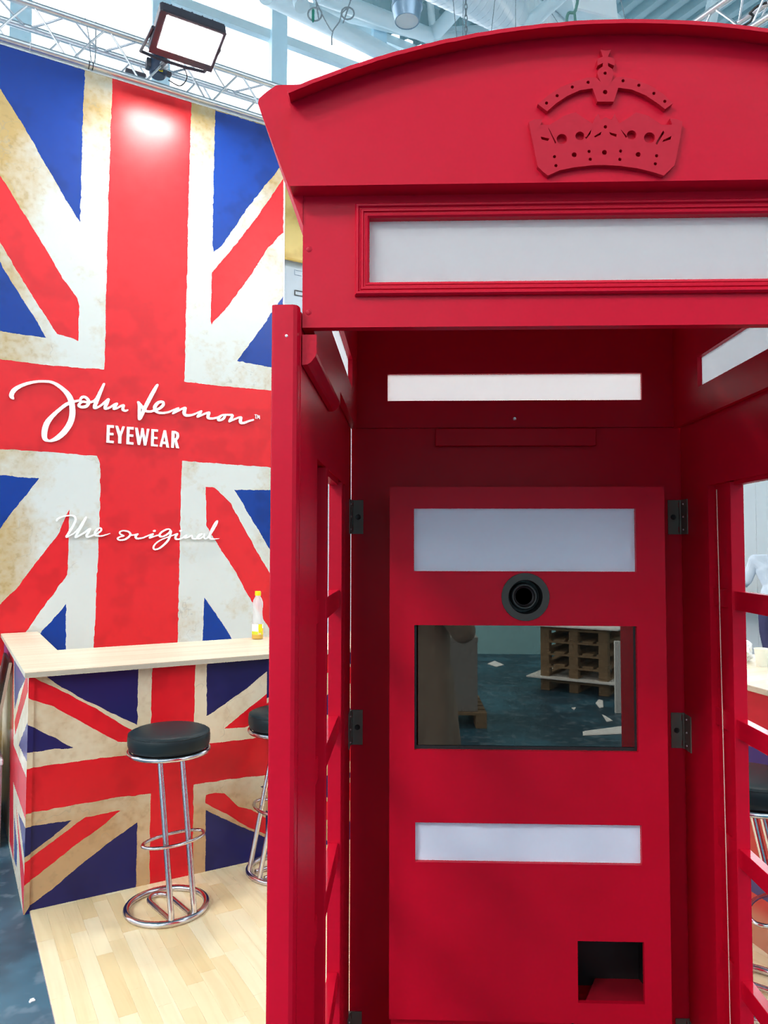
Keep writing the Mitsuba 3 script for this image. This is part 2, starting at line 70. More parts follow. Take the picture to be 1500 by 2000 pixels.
def numbered(name):
    if name not in scene and name not in labels and not any(k.startswith(name+'__') for k in scene): return name
    n = 1
    while True:
        k = '%s_%03d' % (name, n)
        if k not in scene and k not in labels and not any(q.startswith(k+'__') for q in scene): return k
        n += 1

def thing(name, label, cat, group=None):
    key = numbered(name); labels[key] = {'label': label, 'category': cat}
    if group: labels[key]['group'] = group
    return key

def struct(name, mesh, mat, smooth=False, **lab):
    scene[name] = mikit.ply(mesh, mat, smooth); labels[name] = {'kind': 'structure', **lab}
    return name

def obj(name, mesh, mat, parent=None, smooth=False, label=None, kind=None, M=None):
    key = numbered(parent + '__' + name if parent else name)
    if M is not None:
        mesh = mesh.copy(); mesh.apply_transform(M)
    scene[key] = mikit.ply(mesh, mat, smooth)
    d = {}
    if label: d['label'] = label
    if kind: d['kind'] = kind
    if d: labels[key] = d
    return key

cat = trimesh.util.concatenate

def cbox(lo, hi, c=0.0):
    lo, hi = np.minimum(lo, hi).astype(float), np.maximum(lo, hi).astype(float)
    if c <= 0:
        return trimesh.creation.box(extents=hi-lo, transform=trimesh.transformations.translation_matrix((lo+hi)/2))
    c = min(c, (hi-lo).min()*0.45); pts = []
    for i in range(8):
        s = np.array([(i >> k) & 1 for k in range(3)])
        v = np.where(s, hi, lo)
        for k in range(3):
            w = v + np.where(s, -c, c); w[k] = v[k]; pts.append(w)
    return trimesh.convex.convex_hull(np.array(pts))

def tube(points, r, sides=14, closed=False, cap=True):
    p = np.asarray(points, float); n = len(p)
    if closed: t = np.roll(p, -1, 0) - np.roll(p, 1, 0)
    else: t = np.gradient(p, axis=0)
    t /= np.linalg.norm(t, axis=1, keepdims=True)
    a = np.cross(t[0], [0, 0, 1.0]);
    if np.linalg.norm(a) < 0.1: a = np.cross(t[0], [1.0, 0, 0])
    a /= np.linalg.norm(a); rings = []
    r = np.broadcast_to(r, (n,)); ang = np.arange(sides)*2*np.pi/sides
    for i in range(n):
        a = a - t[i]*(a@t[i]); a /= np.linalg.norm(a); b = np.cross(t[i], a)
        rings.append(p[i] + r[i]*(np.cos(ang)[:, None]*a + np.sin(ang)[:, None]*b))
    v = np.vstack(rings); f = []
    m = n if closed else n-1
    for i in range(m):
        j0, j1 = i*sides, ((i+1) % n)*sides
        for k in range(sides):
            k2 = (k+1) % sides
            f += [[j0+k, j0+k2, j1+k2], [j0+k, j1+k2, j1+k]]
    if not closed and cap:
        v = np.vstack([v, p[0], p[-1]]); c0, c1 = len(v)-2, len(v)-1; e = (n-1)*sides
        for k in range(sides):
            k2 = (k+1) % sides
            f += [[c0, k2, k], [c1, e+k, e+k2]]
    mesh = trimesh.Trimesh(v, np.array(f), process=False)
    if mesh.volume < 0: mesh.invert()
    return mesh

def smooth_path(pts, per=8):
    p = np.asarray(pts, float); q = np.vstack([2*p[0]-p[1], p, 2*p[-1]-p[-2]]); out = []
    for i in range(1, len(q)-2):
        for u in np.arange(per)/per:
            a, b, c, d = q[i-1], q[i], q[i+1], q[i+2]
            out.append(0.5*(2*b + (c-a)*u + (2*a-5*b+4*c-d)*u*u + (3*b-a-3*c+d)*u**3))
    out.append(p[-1]); return np.array(out)

def ring(c, r, rt, n=48, sides=12, ax=None, ay=None):
    ax = np.array([1, 0, 0.0]) if ax is None else np.asarray(ax); ay = np.array([0, 1, 0.0]) if ay is None else np.asarray(ay)
    t = np.arange(n)*2*np.pi/n
    return tube(np.asarray(c) + r*(np.cos(t)[:, None]*ax + np.sin(t)[:, None]*ay), rt, sides, closed=True)

def lathe(profile, n=48):
    prof = np.asarray(profile, float); t = np.arange(n)*2*np.pi/n; m = len(prof)
    v = np.stack([np.outer(np.cos(t), prof[:, 0]), np.outer(np.sin(t), prof[:, 0]), np.tile(prof[:, 1], (n, 1))], -1).reshape(-1, 3)
    f = []
    for i in range(n):
        j = (i+1) % n
        for k in range(m-1):
            a, b, c, d = i*m+k, j*m+k, j*m+k+1, i*m+k+1
            f += [[a, b, c], [a, c, d]]
    mesh = trimesh.Trimesh(v, np.array(f)); mesh.merge_vertices(); mesh.update_faces(mesh.nondegenerate_faces())
    return mesh

def extrude(poly, h):
    g = [q for q in getattr(poly, 'geoms', [poly]) if q.area > 1e-9]
    return cat([trimesh.creation.extrude_polygon(q, h, engine='earcut') for q in g])

def board_y(poly, y0, th):
    """a board drawn in (x, z), lying between y0 and y0 + th"""
    m = extrude(poly, th); m.apply_transform(FACE_Y); m.apply_translation([0, y0, 0]); return m

def board_x(poly, x0, th):
    """a board drawn in (y, z), lying between x0 and x0 + th"""
    m = extrude(poly, th); m.apply_transform(np.array([[0, 0, 1, 0], [1, 0, 0, 0], [0, 1, 0, 0], [0, 0, 0, 1.0]])); m.apply_translation([x0, 0, 0]); return m

def hole_rect(x0, z0, x1, z1, holes):
    p = sbox(x0, z0, x1, z1)
    for h in holes: p = p.difference(h if hasattr(h, 'area') else sbox(*h))
    return p

def frame_moulding(x0, z0, x1, z1, profile, y_face, sign=-1):
    """a mitred picture frame on a face at y_face: profile = [(inset from the outer edge, height)]"""
    v, f = [], []
    for u, h in profile:
        for (x, z) in ((x0+u, z0+u), (x1-u, z0+u), (x1-u, z1-u), (x0+u, z1-u)): v.append([x, y_face+sign*h, z])
    for i in range(len(profile)-1):
        for k in range(4):
            a, b, c, d = i*4+k, i*4+(k+1) % 4, (i+1)*4+(k+1) % 4, (i+1)*4+k
            f += [[a, b, c], [a, c, d]]
    m = trimesh.Trimesh(np.array(v), np.array(f), process=False)
    return m

def rot_to(d):
    """4x4 turning +z to d"""
    return trimesh.geometry.align_vectors([0, 0, 1], np.asarray(d, float)/np.linalg.norm(d))

def rod(p, q, r, sides=12):
    return tube([p, (np.asarray(p)+np.asarray(q))/2.0, q], r, sides)

def body_mesh(bones, edge=0.012, iters=12):
    """one continuous figure: every bone is the hull of the spheres (centre, radius) at its joints"""
    parts = []
    for bone in bones:
        s = [m3.Manifold.sphere(r, 20).translate(list(map(float, c))) for c, r in bone]
        parts.append(m3.Manifold.batch_hull(s))
    m = m3.Manifold.batch_boolean(parts, m3.OpType.Add).refine_to_length(edge).to_mesh()
    t = trimesh.Trimesh(m.vert_properties[:, :3], m.tri_verts, process=True)
    trimesh.smoothing.filter_taubin(t, iterations=iters)
    return t

# ------------------------------------------------------------------ materials
def principled(color, rough=0.5, metal=0.0, spec=0.5, **k):
    c = {'type': 'rgb', 'value': color} if isinstance(color, (list, tuple)) else color
    return {'type': 'principled', 'base_color': c, 'roughness': rough, 'metallic': metal, 'specular': spec, **k}

def two(b): return {'type': 'twosided', 'bsdf': b}

def mat(name, bsdf): scene['mat_'+name] = bsdf; return 'mat_'+name

def bumped(b, fn, scale=1.0, eps=5e-4):
    return {'type': 'bumpmap', 'arbitrary': proc(fn, eps), 'scale': scale, 'bsdf': b}

def paint_col(base, dark):
    def f(p, n, uv):
        k = fbm(p.x*7, p.y*7, p.z*7, 3)
        return mix(base, dark, smoothstep(0.45, 0.75, k)*0.35)
    return f
def orange_peel(p, n, uv):
    return 0.00018*fbm(p.x*170, p.y*170, p.z*170, 2) + 0.00045*noise(p.x*35, p.y*35, p.z*22)
RED = (0.50, 0.0025, 0.021)
M_RED = mat('red_paint', two(bumped(principled(proc(paint_col(RED, (0.45, 0.002, 0.016))), 0.36, spec=0.16), orange_peel)))
M_REDD = mat('red_paint_crown', two(principled((0.42, 0.007, 0.023), 0.5, spec=0.18)))
M_GLOSS = mat('gloss_red_paint', two(principled((0.50, 0.0025, 0.021), 0.12, spec=0.6, clearcoat=0.6, clearcoat_gloss=0.95)))
M_OPAL = mat('opal_sheet', {'type': 'principledthin', 'base_color': {'type': 'rgb', 'value': [0.95, 0.965, 0.97]}, 'roughness': 0.25, 'spec_trans': 0.0, 'diff_trans': 1.12, 'eta': 1.45})
M_FLASH = mat('flash_sheet', two(principled((0.73, 0.81, 0.93), 0.35, spec=0.4)))
M_SCREEN = mat('screen_glass', {'type': 'plastic', 'int_ior': 2.5, 'specular_reflectance': {'type': 'rgb', 'value': [1.0, 0.92, 0.78]}, 'diffuse_reflectance': {'type': 'rgb', 'value': [0.004, 0.005, 0.005]}})
M_BLACK = mat('black_plastic', two(principled((0.012, 0.012, 0.013), 0.4)))
M_BEZEL = mat('bezel_metal', two(principled((0.045, 0.043, 0.036), 0.45, metal=0.2)))
M_LENS = mat('lens_glass', {'type': 'plastic', 'int_ior': 1.6, 'diffuse_reflectance': {'type': 'rgb', 'value': [0.002, 0.002, 0.003]}})
M_HINGE = mat('hinge_steel', two(principled((0.13, 0.125, 0.105), 0.45, metal=0.25)))
M_DARKST = mat('dark_steel', two(principled((0.03, 0.03, 0.03), 0.35, metal=0.6)))
M_CHROME = mat('chrome', {'type': 'roughconductor', 'material': 'Cr', 'alpha': 0.045, 'specular_reflectance': {'type': 'rgb', 'value': [1.0, 1.0, 1.0]}})
M_ALU = mat('aluminium', two(principled((0.72, 0.74, 0.77), 0.32, metal=0.85)))
M_WHITE = mat('white_letter', two(principled((0.84, 0.85, 0.84), 0.4)))
M_WPAINT = mat('white_paint', two(principled((0.78, 0.79, 0.79), 0.6)))
M_PAPER = mat('paper', two(principled((0.82, 0.83, 0.84), 0.8)))
M_TUBE = mat('roof_tube_paint', two(principled((0.74, 0.84, 0.87), 0.5)))
M_DECK = mat('roof_deck', two(principled((0.40, 0.54, 0.57), 0.45)))
M_DUCT = mat('spiral_duct', two(principled(proc(lambda p, n, uv: mix((0.93, 0.96, 0.97), (0.74, 0.81, 0.85), smoothstep(0.3, 0.6, noise(p.x*14-p.y*9, p.z*3)))), 0.45, metal=0.2)))
M_COLUMN = mat('column_paint', two(principled((0.70, 0.88, 0.97), 0.6)))
M_GLASS = mat('window_glass', {'type': 'thindielectric', 'int_ior': 1.5})
M_LEATHER = mat('black_leatherette', two(bumped(principled((0.009, 0.018, 0.022), 0.45, spec=0.22), lambda p, n, uv: 0.0002*fbm(p.x*260, p.y*260, p.z*260, 2))))
M_GREEN = mat('green_paint', two(principled((0.02, 0.22, 0.15), 0.5)))
M_GREYP = mat('grey_panel', two(principled((0.52, 0.58, 0.64), 0.5)))
M_ROPE = mat('grey_wire', two(principled((0.28, 0.33, 0.36), 0.5, metal=0.4)))
M_WOODTOP = mat('pale_oak_laminate', two(principled(proc(lambda p, n, uv: (lambda a, b: mix((0.64, 0.56, 0.42), (0.54, 0.45, 0.31), smoothstep(0.35, 0.75, fbm(a*1.5, b*38, p.z*38, 3))*0.55 + 0.15*noise(a*0.8, b*4)))((p.x-C0[0])*A[0]+(p.y-C0[1])*A[1], (p.x-C0[0])*B[0]+(p.y-C0[1])*B[1])), 0.38)))
def floor_wood(base):
    def f(p, n, uv):
        a, b = (p.x-C0[0])*A[0]+(p.y-C0[1])*A[1], (p.x-C0[0])*B[0]+(p.y-C0[1])*B[1]
        k = fbm(a*45 + 1.5*noise(b*3, a*9), b*2.2, 0.3, 3)
        return mix(base, [c*m for c, m in zip(base, (0.84, 0.78, 0.66))], smoothstep(0.42, 0.75, k)*0.4)
    return f
M_PLANK = [mat('birch_plank_%s' % w, two(principled(proc(floor_wood(c)), 0.34))) for w, c in zip(('light', 'mid', 'warm', 'deep'), ((0.80, 0.71, 0.47), (0.78, 0.665, 0.41), (0.76, 0.63, 0.37), (0.72, 0.58, 0.32)))]
M_EDGE = mat('floor_edge', two(principled((0.30, 0.24, 0.26), 0.5)))
def concrete(p, n, uv):
    k = fbm(p.x*3.6, p.y*3.6, 0, 4); q = fbm(p.x*17+3, p.y*15, 1.0, 3); s = noise(p.x*1.3-p.y*0.6, p.y*5.0, 2.0)
    c = mix((0.010, 0.048, 0.080), (0.030, 0.112, 0.170), smoothstep(0.35, 0.7, k))
    c = mix(c, (0.30, 0.36, 0.42), smoothstep(0.55, 0.80, q)*0.22)
    return mix(c, (0.03, 0.055, 0.085), smoothstep(0.60, 0.85, s)*0.35)
M_CONC = mat('hall_floor', two(principled(proc(concrete), 0.42)))
M_TEAL = mat('teal_wall', two(principled((0.32, 0.62, 0.68), 0.7)))
M_PALLET = mat('pallet_wood', two(principled(proc(lambda p, n, uv: mix((0.30, 0.20, 0.11), (0.17, 0.11, 0.06), fbm(p.x*20, p.y*20, p.z*60, 3))), 0.8)))
M_TANW = mat('tan_board', two(principled((0.44, 0.32, 0.22), 0.6)))
M_BROWN = mat('brown_wood', two(principled((0.33, 0.20, 0.11), 0.6)))
M_SKIN = mat('skin', two(principled((0.55, 0.33, 0.24), 0.5)))
M_HAIR = mat('dark_hair', two(principled((0.03, 0.02, 0.015), 0.5)))
M_KNIT = mat('pale_grey_knit', two(principled(proc(lambda p, n, uv: mix((0.66, 0.69, 0.74), (0.58, 0.61, 0.66), fbm(p.x*12, p.y*12, p.z*6, 3))), 0.9)))
M_NAVY = mat('navy_cloth', two(principled(proc(lambda p, n, uv: mix((0.055, 0.045, 0.115), (0.03, 0.028, 0.07), fbm(p.x*14, p.y*14, p.z*7, 3))), 0.85)))
M_COAT = mat('brown_grey_coat', two(principled(proc(lambda p, n, uv: mix((0.36, 0.31, 0.25), (0.22, 0.19, 0.15), fbm(p.x*16, p.y*16, p.z*5, 3))), 0.9)))
M_DENIM = mat('dark_denim', two(principled((0.02, 0.022, 0.035), 0.85)))
M_YELLOW = mat('yellow_cap', two(principled((0.85, 0.66, 0.0), 0.35)))
M_JUICE = mat('orange_juice', two(principled((0.62, 0.36, 0.06), 0.25)))
M_PET = mat('clear_bottle', {'type': 'blendbsdf', 'weight': 0.45, 'a': {'type': 'thindielectric', 'int_ior': 1.5}, 'b': two(principled((0.86, 0.86, 0.85), 0.25))})
M_CUP = mat('paper_cup', two(principled((0.82, 0.80, 0.66), 0.6)))
M_KRAFT = mat('kraft_card', two(principled((0.62, 0.47, 0.24), 0.7)))
M_BAG = mat('white_bag', two(principled((0.80, 0.80, 0.79), 0.4)))
M_CREAM = mat('pale_seam', two(principled((0.80, 0.66, 0.58), 0.6)))

def inside(polys, x, y):
    hit = mi.Bool(False)
    for pg in polys:
        c = mi.Bool(False)
        for (x1, y1), (x2, y2) in zip(pg, pg[1:]+pg[:1]):
            if abs(y1-y2) < 1e-6: continue
            c ^= ((y1 > y) != (y2 > y)) & (x < (x2-x1)*(y-y1)/(y2-y1)+x1)
        hit |= c
    return hit

def flag_print(red, blue, coords, white, ochre, tan_at, col_red, col_blue, rag=0.006):
    def f(p, n, uv):
        x, y = coords(p)
        nx = x + rag*(fbm(x*9, y*30, 1.0, 3)-0.5)*2 + 0.25*rag*(noise(x*160, y*160, 2.0)-0.5)
        ny = y + rag*(fbm(x*30, y*9, 5.0, 3)-0.5)*2 + 0.25*rag*(noise(x*160, y*160, 7.0)-0.5)
        stone = fbm(x*5, y*5, 0.0, 4); grain = fbm(x*38, y*38, 3.0, 3); crack = dr.abs(fbm(x*6+9, y*6, 2.0, 4)-0.5)
        t = dr.clip(tan_at(x, y) + (stone-0.5)*1.0 + (grain-0.5)*0.35, 0, 1)
        c = mix(white, ochre, t)
        c = mix(c, [v*0.55 for v in ochre], smoothstep(0.56, 0.80, grain)*0.22*t)
        c = mix(c, [v*0.45 for v in white], (1-smoothstep(0.0, 0.010, crack))*smoothstep(0.52, 0.66, stone)*0.35)
        brush = noise(x*70, y*9, 4.0)*noise(x*9, y*70, 8.0)
        edge = (noise(x*210, y*210, 11.0) > 0.30)
        wear = 1 - 0.18*smoothstep(0.5, 0.75, stone)
        r, b = inside(red, nx, ny), inside(blue, nx, ny)
        c = dr.select(b, mi.Color3f(*col_blue)*wear, c)
        c = dr.select(r, mi.Color3f(*col_red)*(1-0.12*smoothstep(0.45, 0.75, fbm(x*7, y*7, 6.0, 3))), c)
        return c
    return f

def ab(p): return (p.x-C0[0])*A[0]+(p.y-C0[1])*A[1], (p.x-C0[0])*B[0]+(p.y-C0[1])*B[1]
def fold(x):
    m = x - 1.52*dr.floor(dr.maximum(x, 0)/1.52)
    return dr.select(m > 1.15, 1.52-m, dr.select(x < 0, x, m))
WHITE_P, OCHRE_P = (0.62, 0.64, 0.61), (0.48, 0.33, 0.13)
M_BANNER = mat('banner_print', two(principled(proc(flag_print(BANNER_RED, BANNER_BLUE, lambda p: (ab(p)[0], p.z), WHITE_P, OCHRE_P,
    lambda x, y: 0.85*smoothstep(4.35, 4.85, y) + 0.75*(1-smoothstep(-0.1, 0.32, x)) + 0.25*smoothstep(1.65, 1.95, x), (0.68, 0.014, 0.020), (0.001, 0.034, 0.25))), 0.34, spec=0.35)))
M_FRONT = mat('counter_print', two(principled(proc(flag_print(FRONT_RED, FRONT_BLUE, lambda p: (fold(ab(p)[0]), p.z), (0.66, 0.58, 0.42), (0.48, 0.30, 0.15),
    lambda x, y: 0.45 + 0.7*(1-smoothstep(0.05, 0.6, y)) - 0.55*smoothstep(0.45, 0.7, x)*smoothstep(0.3, 0.5, y), (0.62, 0.010, 0.018), (0.014, 0.013, 0.085), 0.004)), 0.33, spec=0.25)))
M_END = mat('counter_end_print', two(principled(proc(flag_print(END_RED, END_BLUE, lambda p: (ab(p)[1], p.z), (0.66, 0.62, 0.52), (0.50, 0.36, 0.22),
    lambda x, y: 0.35 + 0*x, (0.58, 0.022, 0.04), (0.05, 0.06, 0.2), 0.004)), 0.2)))
M_OCHRE = mat('ochre_banner', two(principled(proc(lambda p, n, uv: mix((0.84, 0.60, 0.19), (0.66, 0.42, 0.10), smoothstep(0.35, 0.7, fbm(p.x*5, p.y*5, p.z*5, 4)))), 0.4)))
M_RIGHTP = mat('far_counter_print', two(principled(proc(lambda p, n, uv: dr.select(p.z > 0.80+0.06*noise(p.x*9, p.y*9, p.z*4), mi.Color3f(0.55, 0.02, 0.035),
    dr.select((p.z > 0.68) | ((p.z > 0.22) & (p.z < 0.36)), mi.Color3f(0.04, 0.03, 0.16), mix((0.52, 0.03, 0.03), (0.50, 0.33, 0.2), (1-smoothstep(0.1, 0.2, p.z))*0.6)))), 0.35)))

# ------------------------------------------------------------------ the hall: floor, roof, glazed front, partitions
struct('floor', cbox([-30, -30, -0.2], [30, 30, 0.0]), M_CONC, label='blue grey stained concrete hall floor')
ROOF_Z, FACADE_B, HEAD_Z = 10.4, 6.0, 9.7
def deck_profile():
    pts, x = [], -9.0
    while x < 17.0:
        pts += [(x, 0.0), (x+0.12, 0.0), (x+0.17, 0.11), (x+0.27, 0.11)]; x += 0.32
    return pts
pr = deck_profile(); v, f = [], []
for (a, h) in pr:
    v += [st(a, -9.5, ROOF_Z+h), st(a, FACADE_B+0.4, ROOF_Z+h)]
for i in range(len(pr)-1):
    f += [[2*i, 2*i+2, 2*i+3], [2*i, 2*i+3, 2*i+1]]
struct('ceiling', trimesh.Trimesh(np.array(v), np.array(f), process=False), M_DECK, label='ribbed metal roof deck of the hall')
v, f, x = [], [], -9.0
while x < 17.0:
    for (dx, db) in ((0, 0), (0.10, 0), (0.135, 0.06), (0.215, 0.06)):
        v += [st(x+dx, FACADE_B+db-0.1, HEAD_Z), st(x+dx, FACADE_B+db-0.1, ROOF_Z)]
    x += 0.25
n = len(v)//2
f = [[2*i, 2*i+2, 2*i+3] for i in range(n-1)] + [[2*i, 2*i+3, 2*i+1] for i in range(n-1)]
struct('wall_back', trimesh.Trimesh(np.array(v), np.array(f), process=False), M_DECK, label='ribbed metal fascia above the glazed hall front')
def sbx(a0, b0, z0, a1, b1, z1, c=0.0):
    m = cbox([a0, b0, z0], [a1, b1, z1], c); m.apply_transform(S); return m
for k in range(-5, 10):
    a0 = 0.14 + 1.66*k
    struct('trim_%d' % (k+6), sbx(a0, FACADE_B-0.12, 0, a0+0.235, FACADE_B+0.12, HEAD_Z), M_COLUMN, label='pale blue steel column of the glazed hall front')
    w = 'window_%d' % (k+6)
    g = trimesh.Trimesh(np.array([st(a0+0.235, FACADE_B, 0), st(a0+1.66, FACADE_B, 0), st(a0+1.66, FACADE_B, HEAD_Z), st(a0+0.235, FACADE_B, HEAD_Z)]), np.array([[0, 1, 2], [0, 2, 3]]), process=False)
    labels[w] = {'kind': 'structure', 'label': 'tall glazed bay of the hall front'}
    obj('pane', g, M_GLASS, w)
    for z0, h in ((8.93, 0.13), (6.4, 0.13), (9.56, 0.14)):
        obj('transom', sbx(a0+0.235, FACADE_B-0.05, z0, a0+1.66, FACADE_B+0.05, z0+h), M_TUBE, w)
struct('wall_left', sbx(-9.1, -9.5, 0, -8.9, 6.2, 4.8), M_WPAINT, label='plain pale side wall of the hall')
struct('wall_right', cbox([11.4, -9.2, 0], [11.6, 16.0, 10.3]), M_WPAINT, label='plain pale side wall of the hall')
struct('trim_40', cbox([-14, -9.30, 6.6], [14, -9.15, 10.4]), M_WPAINT, label='pale band above the hall window opposite the stand')
struct('trim_41', sbx(-9.1, -9.5, 6.6, -8.9, 6.2, 10.3), M_WPAINT, label='pale band above the side window of the hall')
# roof frame of painted tubes
t = thing('roof_frame', 'white painted tubular steel roof frame under the ribbed hall roof', 'roof frame')
for p, q, r in HALL_TUBES:
    obj('tube', rod(p, q, r, 20), M_TUBE, t, smooth=40)
obj('node', trimesh.creation.icosphere(3, 0.16).apply_translation([0.111, 10.528, 9.81]), M_TUBE, t, smooth=True)
for x, y in ((-2.0, 9.4), (3.6, 8.3), (2.6, 9.6)):
    obj('hanger_strut', rod([x, y, 9.0 if x > 0 else 9.6], [x, y, ROOF_Z+0.05], 0.05), M_TUBE, t, smooth=40)
t = thing('air_duct', 'shiny spiral wound round air duct below the hall roof', 'air duct')
p0, p1, r = DUCT; p0, p1 = np.array(p0), np.array(p1); d = (p1-p0)/np.linalg.norm(p1-p0); p0 = p0-d*1.5; p1 = p1+d*2.0; L = np.linalg.norm(p1-p0)
obj('shell', tube([p0+d*s for s in np.linspace(0, L, 20)], r*0.985, 40, cap=False), M_DUCT, t, smooth=True)
u = np.cross(d, [0, 0, 1.0]); u /= np.linalg.norm(u); w = np.cross(u, d)
turns = int(L/0.11); ang = np.linspace(0, turns*2*np.pi, turns*20)
obj('seam', tube([p0+d*(L*k/(turns*2*np.pi))+r*0.985*(math.cos(k)*u+math.sin(k)*w) for k in ang], 0.006, 5), M_DUCT, t, smooth=True)
obj('hanger', rod(p0+d*3+[0, 0, r], p0+d*3+[0, 0, ROOF_Z-(p0+d*3)[2]+0.03], 0.008), M_ROPE, t)
# downlight
t = thing('downlight', 'silver cylindrical pendant lamp with frosted round face', 'lamp')
p, q = np.array(DOWNLIGHT[0]), np.array(DOWNLIGHT[1])
def hang(prof, n=48): m = lathe(prof, n); m.apply_translation([p[0], p[1], p[2]]); return m
obj('housing', hang([(0.0, 1.05), (0.128, 1.05), (0.128, 0.14), (0.133, 0.135), (0.133, 0.12), (0.126, 0.115), (0.105, 0.0), (0.098, 0.0), (0.115, 0.11), (0.0, 0.9)]), mat('brushed_lamp', two(principled((0.26, 0.38, 0.50), 0.3, metal=0.6))), t, smooth=35)
obj('diffuser', hang([(0.0, 0.006), (0.10, 0.006), (0.10, 0.012), (0.0, 0.012)]), mat('frosted_face', two(principled((0.60, 0.70, 0.82), 0.5))), t, smooth=35)
obj('cord', rod([p[0], p[1], p[2]+1.05], [p[0], p[1], ROOF_Z+0.03], 0.006), M_ROPE, t)
# wires, chain, slings, hanging sign
for i, (p, q) in enumerate(WIRES):
    o = thing('hanging_wire', ('thin steel wire hanging left of the link chain, above the red roof', 'thin straight steel wire hanging right beside the link chain', 'slanting steel wire hanging in front of the spiral duct', 'thin steel wire hanging at the right end of the spiral duct',
        'thin slanting wire hanging right of the white hanging board', 'short pale wire hanging below a white roof tube by the green bracket')[i], 'wire', 'wires hanging from the hall roof')
    p, q = np.array(p), np.array(q); d = (q-p)/np.linalg.norm(q-p)
    scene[o] = mikit.ply(rod(p-d*((ROOF_Z-p[2])/abs(d[2])), q+d*0.25, 0.0042, 6), M_ROPE)
o = thing('hoist_chain', 'steel link chain hanging from the hall roof beside thin wires', 'chain')
p, q = np.array(CHAIN[0]), np.array(CHAIN[1]); links = []
for k in range(64):
    c = q + np.array([0, 0, -0.1+0.06*k]); ax = np.array([1.0, 0.3, 0]) if k % 2 else np.array([-0.3, 1.0, 0]); ax = ax/np.linalg.norm(ax); tt = np.arange(14)*2*np.pi/14
    links.append(tube(c + 0.014*np.cos(tt)[:, None]*ax + 0.040*np.sin(tt)[:, None]*np.array([0, 0, 1.0]), 0.0055, 6, closed=True))
scene[o] = mikit.ply(cat(links), M_ROPE, True)
t = thing('rigging_sling', 'steel wire sling with coiled loops meeting at a hook above the flag', 'sling')
for c, e1, e2 in LOOPS:
    c, e1, e2 = map(np.array, (c, e1, e2))
    for s in (1.0, 0.9):
        obj('wire_coil', ring(c, np.linalg.norm(e1-c)*s, 0.0045, 32, 6, (e1-c)/np.linalg.norm(e1-c), (e2-c)/np.linalg.norm(e2-c)), M_ROPE, t, smooth=True)
for k, path in enumerate(SLINGS):
    pp = np.array(path)
    if k < 2:
        d = pp[0]-pp[1]; pp = np.vstack([pp[0]+d/np.linalg.norm(d)*((ROOF_Z-pp[0][2])/max(abs(d[2])/np.linalg.norm(d), 0.2)), pp])
    obj('leg_wire' if k < 2 else 'hook', tube(smooth_path(pp, 5), 0.006, 6), M_ROPE, t, smooth=True)
obj('green_tag', cat([cbox([-0.012, -0.003, -0.05], [0.012, 0.003, 0.05]), cbox([-0.006, -0.003, -0.07], [0.006, 0.003, 0.06])]).apply_translation(np.mean(GREEN_TAG, 0)), M_GREEN, t, label='green tag')
o = thing('hanging_sign', 'plain white hanging board under the hall roof above the crown', 'hanging sign')
sg = np.array(SIGN); nrm = np.cross(sg[1]-sg[0], sg[3]-sg[0]); nrm /= np.linalg.norm(nrm)
obj('board', trimesh.convex.convex_hull(np.vstack([sg, sg+nrm*0.03])), mat('sign_white', two(principled((0.92, 0.93, 0.94), 0.6))), o)
obj('cord', rod(sg[0], [sg[0][0], sg[0][1], ROOF_Z+0.03], 0.004, 6), M_ROPE, o); obj('cord', rod(sg[1], [sg[1][0], sg[1][1], ROOF_Z+0.03], 0.004, 6), M_ROPE, o)
o = thing('cable_hanger', 'green grey steel hanger bracket under the hall roof', 'bracket')
scene[o] = mikit.ply(cat([tube(smooth_path(HANGER, 4), 0.016, 10), rod(HANGER[1], HANGER[4], 0.014), rod(HANGER[0], np.array(HANGER[0])+[0, 0, ROOF_Z-HANGER[0][2]+0.03], 0.016)]), mat('hanger_paint', two(principled((0.14, 0.30, 0.25), 0.5))), 40)

# lamps of the hall: high bay panels hung under the roof
for hi, (x, y) in enumerate([(-6.6, -4.4), (-5.6, -5.9), (-4.6, -6.6)]):
    t = thing('high_bay_lamp', ('long white high bay lamp, first of three behind the photographer, nearest the flag wall', 'long white high bay lamp, middle one of three behind the photographer', 'long white high bay lamp, last of three behind the photographer, farthest from the flag wall')[hi], 'lamp', 'high bay lamps behind the photographer')
    z = 7.8
    obj('housing', cat([cbox([x-0.62, y-0.24, z], [x+0.62, y+0.24, z+0.08], 0.01)]), M_WPAINT, t)
    k = obj('tube_panel', cbox([x-0.58, y-0.20, z-0.012], [x+0.58, y+0.20, z-0.002]), M_WPAINT, t)
    scene[k]['emitter'] = {'type': 'area', 'radiance': {'type': 'rgb', 'value': [HALL_LAMP*c for c in (1.0, 0.98, 0.95)]}}
    for s in (-0.5, 0.5):
        obj('cord', rod([x+s, y, z+0.08], [x+s, y, ROOF_Z+0.03], 0.006, 6), M_ROPE, t)

